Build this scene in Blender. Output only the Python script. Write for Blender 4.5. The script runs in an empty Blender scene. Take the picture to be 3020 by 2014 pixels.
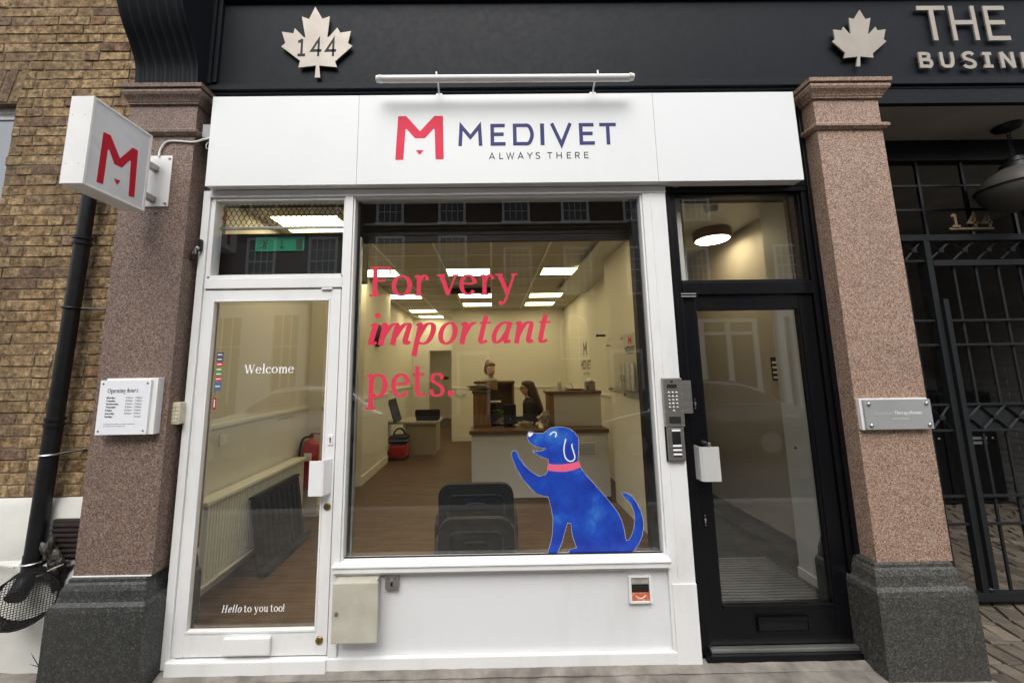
import bpy, bmesh, math, random
from mathutils import Vector, Matrix
R = math.radians
random.seed(7)
scene = bpy.context.scene

# ---------------------------------------------------------------- camera
# focal length / principal point / tilt recovered from the vanishing points of the shopfront
CF, CX, CY, PITCH, YAW, ROLL = 1110.0, 1457.21, 942.47, 0.132908, 0.0078017, -0.0143823
CAM = Vector((0.0, -2.3, 1.629))
def _cam_axes():
    cp, sp, cy, sy, cr, sr = math.cos(PITCH), math.sin(PITCH), math.cos(YAW), math.sin(YAW), math.cos(ROLL), math.sin(ROLL)
    F = Vector((sy*cp, cy*cp, sp)); Rt = Vector((cy, -sy, 0)); U = Rt.cross(F)
    return Rt*cr + U*sr, U*cr - Rt*sr, F
AX, AU, AF = _cam_axes()
cam_d = bpy.data.cameras.new("camera"); cam = bpy.data.objects.new("camera", cam_d)
scene.collection.objects.link(cam); scene.camera = cam
cam_d.sensor_width = 36; cam_d.lens = CF/3020*36
cam_d.shift_x = (1510-CX)/3020; cam_d.shift_y = (CY-1007)/3020
cam_d.clip_start = 0.05; cam_d.clip_end = 300
m3 = Matrix((AX, AU, -AF)).transposed()
cam.matrix_world = Matrix.Translation(CAM) @ m3.to_4x4()

# ---------------------------------------------------------------- world, sun, exposure
world = bpy.data.worlds.new("World"); scene.world = world; world.use_nodes = True
wn = world.node_tree.nodes; wl = world.node_tree.links; wn.clear()
sky = wn.new("ShaderNodeTexSky"); sky.sky_type = 'NISHITA'; sky.sun_disc = False
sky.sun_elevation = R(52); sky.sun_rotation = R(185); sky.air_density = 1.0; sky.dust_density = 4.0; sky.ozone_density = 1.0
hs = wn.new("ShaderNodeHueSaturation"); hs.inputs['Saturation'].default_value = 0.22
bg = wn.new("ShaderNodeBackground"); bg.inputs['Strength'].default_value = 0.15
wo = wn.new("ShaderNodeOutputWorld")
wl.new(sky.outputs[0], hs.inputs['Color']); wl.new(hs.outputs[0], bg.inputs['Color']); wl.new(bg.outputs[0], wo.inputs['Surface'])
sun_d = bpy.data.lights.new("sun", 'SUN'); sun_d.energy = 0.75; sun_d.angle = R(42); sun_d.color = (1, .97, .93)
sun = bpy.data.objects.new("sun", sun_d); scene.collection.objects.link(sun)
_s = Vector((-0.06, -math.cos(R(52)), math.sin(R(52)))); sun.rotation_euler = _s.to_track_quat('Z', 'Y').to_euler(); sun.location = (0, -6, 14)
vs = scene.view_settings; vs.view_transform = 'Standard'; vs.look = 'None'; vs.gamma = 1; vs.use_curve_mapping = False
vs.exposure = 0.88
scene.cycles.use_denoising = True; scene.cycles.max_bounces = 10; scene.cycles.diffuse_bounces = 4; scene.cycles.glossy_bounces = 4
scene.cycles.transparent_max_bounces = 20; scene.cycles.sample_clamp_indirect = 5; scene.cycles.caustics_reflective = False; scene.cycles.caustics_refractive = False

# ---------------------------------------------------------------- helpers
C = scene.collection
def ray(px, py):
    return AX*((px-CX)/CF) - AU*((py-CY)/CF) + AF
def at(px, py, Y=None, X=None, Z=None):
    """photograph pixel -> world point on the given plane"""
    d = ray(px, py)
    k = (Y-CAM.y)/d.y if Y is not None else ((X-CAM.x)/d.x if X is not None else (Z-CAM.z)/d.z)
    return CAM + d*k
def to_px(p):
    v = Vector(p)-CAM; z = v.dot(AF)
    return (CX + CF*v.dot(AX)/z, CY - CF*v.dot(AU)/z, z)

def empty(name, loc=(0, 0, 0)):
    o = bpy.data.objects.new(name, None); o.location = loc; o.empty_display_size = .1; C.objects.link(o); return o
def tag(o, label=None, cat=None, group=None, kind=None):
    if label: o['label'] = label
    if cat: o['category'] = cat
    if group: o['group'] = group
    if kind: o['kind'] = kind
    return o
def thing(name, label, cat, loc=(0, 0, 0), group=None):
    return tag(empty(name, loc), label, cat, group)
def parent_to(o, p):
    o.parent = p
    m = Matrix.Translation(-Vector(p.location)) if p.type == 'EMPTY' else Matrix()
    o.matrix_parent_inverse = m
def link(name, me, mat=None, parent=None):
    o = bpy.data.objects.new(name, me); C.objects.link(o)
    if mat is not None and not me.materials: me.materials.append(mat)
    if parent is not None: parent_to(o, parent)
    return o
def bm_obj(name, bm, mat=None, parent=None, smooth=False):
    bmesh.ops.recalc_face_normals(bm, faces=bm.faces[:])
    me = bpy.data.meshes.new(name); bm.to_mesh(me); bm.free()
    if smooth:
        for p in me.polygons: p.use_smooth = True
        try: me.set_sharp_from_angle(angle=R(38))
        except Exception: pass
    return link(name, me, mat, parent)
def add_box(bm, x0, x1, y0, y1, z0, z1, bev=0.0, mtx=None):
    t = bmesh.new(); bmesh.ops.create_cube(t, size=1)
    for v in t.verts:
        v.co = Vector(((x0+x1)/2 + v.co.x*(x1-x0), (y0+y1)/2 + v.co.y*(y1-y0), (z0+z1)/2 + v.co.z*(z1-z0)))
    if bev > 0:
        b = min(bev, .45*min(abs(x1-x0), abs(y1-y0), abs(z1-z0)))
        bmesh.ops.bevel(t, geom=t.edges[:], offset=b, segments=2, affect='EDGES', profile=.6)
    merge(bm, t, mtx)
def merge(bm, t, mtx=None):
    mp = {}
    for v in t.verts: mp[v] = bm.verts.new(mtx @ v.co if mtx else v.co)
    for f in t.faces:
        try: bm.faces.new([mp[v] for v in f.verts])
        except ValueError: pass
    t.free()
def box(name, b, mat, parent=None, bev=.002, mtx=None):
    bm = bmesh.new(); add_box(bm, *b, bev=bev, mtx=mtx); return bm_obj(name, bm, mat, parent)
def boxes(name, bs, mat, parent=None, bev=.002):
    bm = bmesh.new()
    for b in bs: add_box(bm, *b, bev=bev)
    return bm_obj(name, bm, mat, parent)
def add_tube(bm, pts, r, n=8, cap=True, closed=False):
    pts = [Vector(p) for p in pts]; N = len(pts); rings = []
    rr = r if isinstance(r, (list, tuple)) else [r]*N
    up = None
    for i, p in enumerate(pts):
        a = pts[i-1] if (i > 0 or closed) else p; b = pts[(i+1) % N] if (i < N-1 or closed) else p
        t = (b-a).normalized()
        if up is None:
            up = Vector((0, 0, 1)) if abs(t.z) < .9 else Vector((1, 0, 0))
        s = t.cross(up).normalized(); u = s.cross(t).normalized(); up = u
        rings.append([bm.verts.new(p + s*math.cos(2*math.pi*k/n)*rr[i] + u*math.sin(2*math.pi*k/n)*rr[i]) for k in range(n)])
    for i in range(N if closed else N-1):
        A, B = rings[i], rings[(i+1) % N]
        for k in range(n): bm.faces.new((A[k], A[(k+1) % n], B[(k+1) % n], B[k]))
    if cap and not closed:
        bm.faces.new(rings[0][::-1]); bm.faces.new(rings[-1])
def tube(name, pts, r, mat, parent=None, n=10, closed=False, smooth=True):
    bm = bmesh.new(); add_tube(bm, pts, r, n, closed=closed); return bm_obj(name, bm, mat, parent, smooth)
def add_lathe(bm, prof, c=(0, 0, 0), axis='Z', n=20, sx=1, sy=1):
    rings = []
    for r, h in prof:
        ring = []
        for k in range(n):
            a = 2*math.pi*k/n; x, y = r*math.cos(a)*sx, r*math.sin(a)*sy
            p = {'Z': (x, y, h), 'Y': (x, -h, y), 'X': (h, x, y)}[axis]
            ring.append(bm.verts.new(Vector(c)+Vector(p)))
        rings.append(ring)
    for A, B in zip(rings, rings[1:]):
        for k in range(n): bm.faces.new((A[k], A[(k+1) % n], B[(k+1) % n], B[k]))
    bm.faces.new(rings[0][::-1]); bm.faces.new(rings[-1])
def lathe(name, prof, c, mat, parent=None, axis='Z', n=20, smooth=True, sx=1, sy=1):
    bm = bmesh.new(); add_lathe(bm, prof, c, axis, n, sx, sy); return bm_obj(name, bm, mat, parent, smooth)
def add_prism(bm, poly, d0, d1, mp):
    """poly: 2d points; mp(u,v,d)->3d"""
    A = [bm.verts.new(mp(u, v, d0)) for u, v in poly]; B = [bm.verts.new(mp(u, v, d1)) for u, v in poly]
    n = len(poly)
    for k in range(n): bm.faces.new((A[k], A[(k+1) % n], B[(k+1) % n], B[k]))
    f1 = bm.faces.new(A[::-1]); f2 = bm.faces.new(B); f1.normal_update(); f2.normal_update()
    bmesh.ops.triangulate(bm, faces=[f1, f2])
def ring_loft(name, prof, x0, x1, y0, y1, mat, parent=None, caps=True, lf=1.0):
    """rectangular plan lofted along z: prof = [(z, out)], offset on -Y and both X sides"""
    bm = bmesh.new(); rings = []
    for z, o in prof:
        rings.append([bm.verts.new(p) for p in ((x0-o*lf, y0-o, z), (x1+o, y0-o, z), (x1+o, y1, z), (x0-o*lf, y1, z))])
    for A, B in zip(rings, rings[1:]):
        for k in range(4): bm.faces.new((A[k], A[(k+1) % 4], B[(k+1) % 4], B[k]))
    if caps: bm.faces.new(rings[0][::-1]); bm.faces.new(rings[-1])
    return bm_obj(name, bm, mat, parent)
def smoothpts(pts, n=6, closed=False):
    out = []; N = len(pts)
    for i in range(N if closed else N-1):
        if closed: p0, p1, p2, p3 = pts[i-1], pts[i], pts[(i+1) % N], pts[(i+2) % N]
        else: p0, p1, p2, p3 = pts[max(i-1, 0)], pts[i], pts[i+1], pts[min(i+2, N-1)]
        for k in range(n):
            t = k/n; t2 = t*t; t3 = t2*t
            out.append(tuple(.5*(2*b+(c-a)*t+(2*a-5*b+4*c-d)*t2+(3*b-a-3*c+d)*t3) for a, b, c, d in zip(p0, p1, p2, p3)))
    if not closed: out.append(tuple(pts[-1]))
    return out

# ---------------------------------------------------------------- materials
def nodes_of(name):
    m = bpy.data.materials.new(name); m.use_nodes = True
    nt = m.node_tree; return m, nt, nt.nodes["Principled BSDF"]
def ramp(nt, stops, interp='LINEAR'):
    r = nt.nodes.new("ShaderNodeValToRGB"); cr = r.color_ramp; cr.interpolation = interp
    while len(cr.elements) < len(stops): cr.elements.new(.5)
    for e, (p, c) in zip(cr.elements, stops): e.position = p; e.color = (*c, 1)
    return r
def coords(nt, scale=(1, 1, 1)):
    tc = nt.nodes.new("ShaderNodeTexCoord"); mp = nt.nodes.new("ShaderNodeMapping"); mp.inputs['Scale'].default_value = scale
    nt.links.new(tc.outputs['Object'], mp.inputs['Vector']); return mp.outputs[0]
def noise(nt, vec, scale, detail=6, rough=.55):
    n = nt.nodes.new("ShaderNodeTexNoise"); n.inputs['Scale'].default_value = scale; n.inputs['Detail'].default_value = detail; n.inputs['Roughness'].default_value = rough
    nt.links.new(vec, n.inputs['Vector']); return n
def mixc(nt, a, b, f, mode='MIX'):
    m = nt.nodes.new("ShaderNodeMix"); m.data_type = 'RGBA'; m.blend_type = mode
    for s, v in ((m.inputs['Factor'], f), (m.inputs[6], a), (m.inputs[7], b)):
        if hasattr(v, 'is_linked'): nt.links.new(v, s)
        else: s.default_value = v if not isinstance(v, tuple) else (*v, 1)
    return m.outputs[2]
def add_bump(nt, bs, height, strength, dist=.002):
    b = nt.nodes.new("ShaderNodeBump"); b.inputs['Strength'].default_value = strength; b.inputs['Distance'].default_value = dist
    nt.links.new(height, b.inputs['Height']); nt.links.new(b.outputs[0], bs.inputs['Normal'])
def M(name, c1, c2=None, scale=6, rough=.5, bump=0, bscale=60, metal=0, coat=0, stretch=(1, 1, 1), lo=.3, hi=.7, spec=.5, rvar=.12, dist=.002):
    m, nt, bs = nodes_of(name)
    c2 = c2 or tuple(min(1, v*.86) for v in c1)
    v = coords(nt, stretch); n = noise(nt, v, scale); r = ramp(nt, [(lo, c1), (hi, c2)])
    nt.links.new(n.outputs[0], r.inputs[0]); nt.links.new(r.outputs[0], bs.inputs['Base Color'])
    bs.inputs['Metallic'].default_value = metal; bs.inputs['Coat Weight'].default_value = coat
    bs.inputs['Specular IOR Level'].default_value = spec
    n2 = noise(nt, v, scale*3.1, 4); mr = nt.nodes.new("ShaderNodeMapRange")
    mr.inputs[3].default_value = max(.03, rough-rvar); mr.inputs[4].default_value = min(1, rough+rvar)
    nt.links.new(n2.outputs[0], mr.inputs[0]); nt.links.new(mr.outputs[0], bs.inputs['Roughness'])
    if bump: add_bump(nt, bs, noise(nt, v, bscale, 5).outputs[0], bump, dist)
    return m
def granite(name, stops, scale, rough, grime, gcol):
    m, nt, bs = nodes_of(name); v = coords(nt)
    n0 = noise(nt, v, 40, 3); add = nt.nodes.new("ShaderNodeVectorMath"); add.operation = 'MULTIPLY_ADD'
    nt.links.new(n0.outputs[1], add.inputs[0]); add.inputs[1].default_value = (.012, .012, .012); nt.links.new(v, add.inputs[2])
    vo = nt.nodes.new("ShaderNodeTexVoronoi"); vo.inputs['Scale'].default_value = scale; nt.links.new(add.outputs[0], vo.inputs['Vector'])
    sep = nt.nodes.new("ShaderNodeSeparateColor"); nt.links.new(vo.outputs['Color'], sep.inputs[0])
    r = ramp(nt, stops); nt.links.new(sep.outputs[0], r.inputs[0])
    g = noise(nt, v, 2.3, 8, .65); gr = ramp(nt, [(.38, (0, 0, 0)), (.72, (1, 1, 1))]); nt.links.new(g.outputs[0], gr.inputs[0])
    gm = nt.nodes.new("ShaderNodeMath"); gm.operation = 'MULTIPLY'; gm.inputs[1].default_value = grime; nt.links.new(gr.outputs[0], gm.inputs[0])
    nt.links.new(mixc(nt, r.outputs[0], gcol, gm.outputs[0]), bs.inputs['Base Color'])
    bs.inputs['Roughness'].default_value = rough
    add_bump(nt, bs, sep.outputs[1], .12, .001)
    return m
def brick_mat(name, use_attr):
    m, nt, bs = nodes_of(name)
    if use_attr:
        src = nt.nodes.new("ShaderNodeAttribute"); src.attribute_name = "tint"; rnd = src.outputs['Fac']
    else:
        src = nt.nodes.new("ShaderNodeObjectInfo"); rnd = src.outputs['Random']
    geo = nt.nodes.new("ShaderNodeNewGeometry"); v = geo.outputs['Position']
    base = ramp(nt, [(0, (.285, .20, .105)), (.28, (.345, .25, .14)), (.5, (.255, .172, .09)), (.74, (.315, .225, .122)), (.9, (.23, .16, .10)), (.96, (.19, .125, .085)), (1, (.26, .15, .085))])
    nt.links.new(rnd, base.inputs[0])
    n = noise(nt, v, 30, 9, .74); r = ramp(nt, [(.32, (.14, .11, .09)), (.44, (.58, .55, .53)), (.54, (1.05, 1.03, 1.0)), (.68, (1.95, 1.95, 2.0))]); nt.links.new(n.outputs[0], r.inputs[0])
    c = mixc(nt, base.outputs[0], r.outputs[0], 1.0, 'MULTIPLY')
    g = noise(nt, v, 1.6, 6, .6); gr = ramp(nt, [(.42, (0, 0, 0)), (.75, (.6, .6, .6))]); nt.links.new(g.outputs[0], gr.inputs[0])
    c = mixc(nt, c, (.075, .06, .045), gr.outputs[0])
    pit = noise(nt, v, 75, 3, .6); pr = ramp(nt, [(.66, (0, 0, 0)), (.74, (1, 1, 1))]); nt.links.new(pit.outputs[0], pr.inputs[0])
    c = mixc(nt, c, (.02, .015, .012), pr.outputs[0])
    nt.links.new(c, bs.inputs['Base Color']); bs.inputs['Roughness'].default_value = .92; bs.inputs['Specular IOR Level'].default_value = .2
    add_bump(nt, bs, n.outputs[0], .9, .012)
    return m
def glass_mat(name, f0=.045, tint=(.97, .98, .975)):
    m = bpy.data.materials.new(name); m.use_nodes = True; nt = m.node_tree; nt.nodes.clear()
    lw = nt.nodes.new("ShaderNodeLayerWeight"); lw.inputs[0].default_value = .5
    pw = nt.nodes.new("ShaderNodeMath"); pw.operation = 'POWER'; pw.inputs[1].default_value = 5; nt.links.new(lw.outputs['Facing'], pw.inputs[0])
    ma = nt.nodes.new("ShaderNodeMath"); ma.operation = 'MULTIPLY_ADD'; ma.inputs[1].default_value = 1-f0; ma.inputs[2].default_value = f0; nt.links.new(pw.outputs[0], ma.inputs[0])
    tr = nt.nodes.new("ShaderNodeBsdfTransparent"); tr.inputs[0].default_value = (*tint, 1)
    gl = nt.nodes.new("ShaderNodeBsdfGlossy"); gl.inputs['Roughness'].default_value = .004; gl.inputs['Color'].default_value = (1, 1, 1, 1)
    mx = nt.nodes.new("ShaderNodeMixShader"); ou = nt.nodes.new("ShaderNodeOutputMaterial")
    nt.links.new(ma.outputs[0], mx.inputs[0]); nt.links.new(tr.outputs[0], mx.inputs[1]); nt.links.new(gl.outputs[0], mx.inputs[2]); nt.links.new(mx.outputs[0], ou.inputs[0])
    return m
def emit_mat(name, col, st):
    m, nt, bs = nodes_of(name); bs.inputs['Base Color'].default_value = (*col, 1)
    bs.inputs['Emission Color'].default_value = (*col, 1); bs.inputs['Emission Strength'].default_value = st
    return m
def painted(name, col, dirt, amt, rough=.38, scale=3.0, spec=.5):
    """gloss paint with streaky dirt and scuffs"""
    m, nt, bs = nodes_of(name); v = coords(nt, (1, 1, .35)); v2 = coords(nt)
    n = noise(nt, v, scale, 9, .7); r = ramp(nt, [(.5, (0, 0, 0)), (.82, (amt, amt, amt))]); nt.links.new(n.outputs[0], r.inputs[0])
    s = noise(nt, v2, 28, 6, .75); sr = ramp(nt, [(.66, (0, 0, 0)), (.78, (amt*.8,)*3)]); nt.links.new(s.outputs[0], sr.inputs[0])
    c = mixc(nt, mixc(nt, col, dirt, r.outputs[0]), dirt, sr.outputs[0])
    nt.links.new(c, bs.inputs['Base Color']); bs.inputs['Specular IOR Level'].default_value = spec
    mr = nt.nodes.new("ShaderNodeMapRange"); mr.inputs[3].default_value = rough-.1; mr.inputs[4].default_value = rough+.2; nt.links.new(s.outputs[0], mr.inputs[0]); nt.links.new(mr.outputs[0], bs.inputs['Roughness'])
    v3 = coords(nt, (1, 1, .06)); add_bump(nt, bs, noise(nt, v3, 150, 5).outputs[0], .22, .001)
    return m

def tinted(m, lo=.62, hi=1.3):
    """each object of this material a little lighter or darker"""
    nt = m.node_tree; bs = nt.nodes["Principled BSDF"]; src = bs.inputs['Base Color'].links[0].from_socket
    oi = nt.nodes.new("ShaderNodeObjectInfo"); mr = nt.nodes.new("ShaderNodeMapRange"); mr.inputs[3].default_value = lo; mr.inputs[4].default_value = hi
    nt.links.new(oi.outputs['Random'], mr.inputs[0]); nt.links.new(mixc(nt, src, mr.outputs[0], 1.0, 'MULTIPLY'), bs.inputs['Base Color']); return m

m_white = painted("white_gloss_paint", (.77, .775, .77), (.42, .40, .36), .42, .4)
m_riser = painted("white_render_paint", (.72, .73, .74), (.46, .45, .42), .42, .55, 2.2)
m_signw = painted("white_sign_aluminium", (.74, .76, .765), (.52, .54, .55), .30, .45, 1.3)
m_white2 = M("clean_white_plastic", (.80, .80, .79), (.74, .74, .72), 9, .35)
m_black = painted("blue_black_fascia_paint", (.0075, .0098, .0132), (.018, .02, .022), .30, .55, 2.0, .15)
m_door = painted("black_gloss_paint", (.0022, .0024, .0036), (.012, .012, .012), .22, .3, 2.4, .3)
m_gate = painted("grey_gate_paint", (.013, .0145, .016), (.032, .03, .028), .35, .6, 4, .2)
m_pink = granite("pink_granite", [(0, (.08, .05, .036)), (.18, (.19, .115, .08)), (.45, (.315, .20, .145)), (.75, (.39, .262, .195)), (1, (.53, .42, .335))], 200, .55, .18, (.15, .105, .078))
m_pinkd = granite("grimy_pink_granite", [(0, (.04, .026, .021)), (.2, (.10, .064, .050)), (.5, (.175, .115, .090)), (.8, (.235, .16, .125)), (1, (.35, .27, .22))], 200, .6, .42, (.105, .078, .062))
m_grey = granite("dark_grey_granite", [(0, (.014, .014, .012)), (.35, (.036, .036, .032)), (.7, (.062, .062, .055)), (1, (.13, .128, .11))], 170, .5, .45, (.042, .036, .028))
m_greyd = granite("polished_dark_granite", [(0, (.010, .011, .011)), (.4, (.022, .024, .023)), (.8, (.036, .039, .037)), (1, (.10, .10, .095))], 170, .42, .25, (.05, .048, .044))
m_brick = brick_mat("yellow_stock_brick", False); m_brick2 = brick_mat("yellow_stock_brick_far", True)
m_mortar = M("sooty_mortar", (.20, .148, .09), (.08, .06, .04), 13, .95, .8, 50)
m_render = M("white_painted_render", (.66, .66, .62), (.50, .49, .44), 2.6, .7, .5, 24, lo=.42, hi=.8)
m_conc = M("pavement_concrete", (.27, .245, .215), (.13, .118, .10), 7, .9, .9, 30, lo=.35, hi=.65, dist=.006)
m_asph = M("asphalt", (.055, .055, .057), (.04, .04, .041), 30, .9, .5, 120)
m_sett = M("stone_sett", (.165, .135, .102), (.08, .066, .05), 7, .8, .8, 28, dist=.006)
m_soil = M("sett_joint", (.075, .062, .048), (.045, .037, .03), 20, .95)
m_steel = M("brushed_steel", (.40, .385, .355), (.32, .305, .28), 3, .4, 0, 60, .85, stretch=(1, 1, 30), rvar=.08)
m_gilt = M("dull_gilt_steel", (.40, .36, .31), (.33, .295, .25), 5, .5, 0, 60, .25, rvar=.1)
m_gold = M("gilded_numerals", (.22, .16, .09), (.16, .11, .06), 12, .6, 0, 40, .2)
m_alu = M("aluminium", (.62, .62, .60), (.5, .5, .49), 6, .35, 0, 40, .9, rvar=.08)
m_brass = M("tarnished_brass", (.42, .29, .10), (.22, .15, .06), 18, .38, 0, 40, .9)
m_iron = M("black_pipe_paint", (.007, .008, .0095), (.014, .014, .015), 14, .4, .2, 40, spec=.3)
m_bkpl = M("black_plastic", (.005, .0055, .007), (.009, .009, .010), 9, .5, spec=.25)
m_dark = M("dark_void", (.006, .006, .006), (.009, .008, .008), 6, .8)
m_red = M("logo_red", (.72, .040, .085), (.68, .036, .078), 4, .6, spec=.2)
m_red2 = M("projecting_logo_red", (.50, .010, .028), (.47, .01, .026), 4, .6, spec=.2)
m_navy = M("logo_navy", (.045, .050, .17), (.04, .045, .155), 4, .6, spec=.2)
m_ink = M("dark_ink", (.012, .014, .02), (.018, .018, .024), 4, .6, spec=.2)
m_vpink = M("pink_vinyl", (.66, .045, .09), (.60, .04, .08), 5, .65, spec=.15)
m_collar = M("collar_pink_vinyl", (.80, .13, .24), (.74, .115, .21), 5, .5)
m_vwhite = M("white_vinyl", (.85, .85, .85), (.8, .8, .8), 5, .5)
m_glass = glass_mat("window_glass", .052); m_glassd = glass_mat("door_glass", .072); m_acr = glass_mat("acrylic", .04, (.93, .93, .93))
m_beige = M("aged_ivory_plastic", (.52, .50, .43), (.42, .40, .33), 10, .5, .1, 60)
m_ivory = M("dirty_ivory_plastic", (.62, .58, .43), (.5, .46, .33), 16, .45)
m_slate = M("grey_slate_plaque", (.33, .34, .34), (.29, .30, .30), 5, .35)

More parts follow.
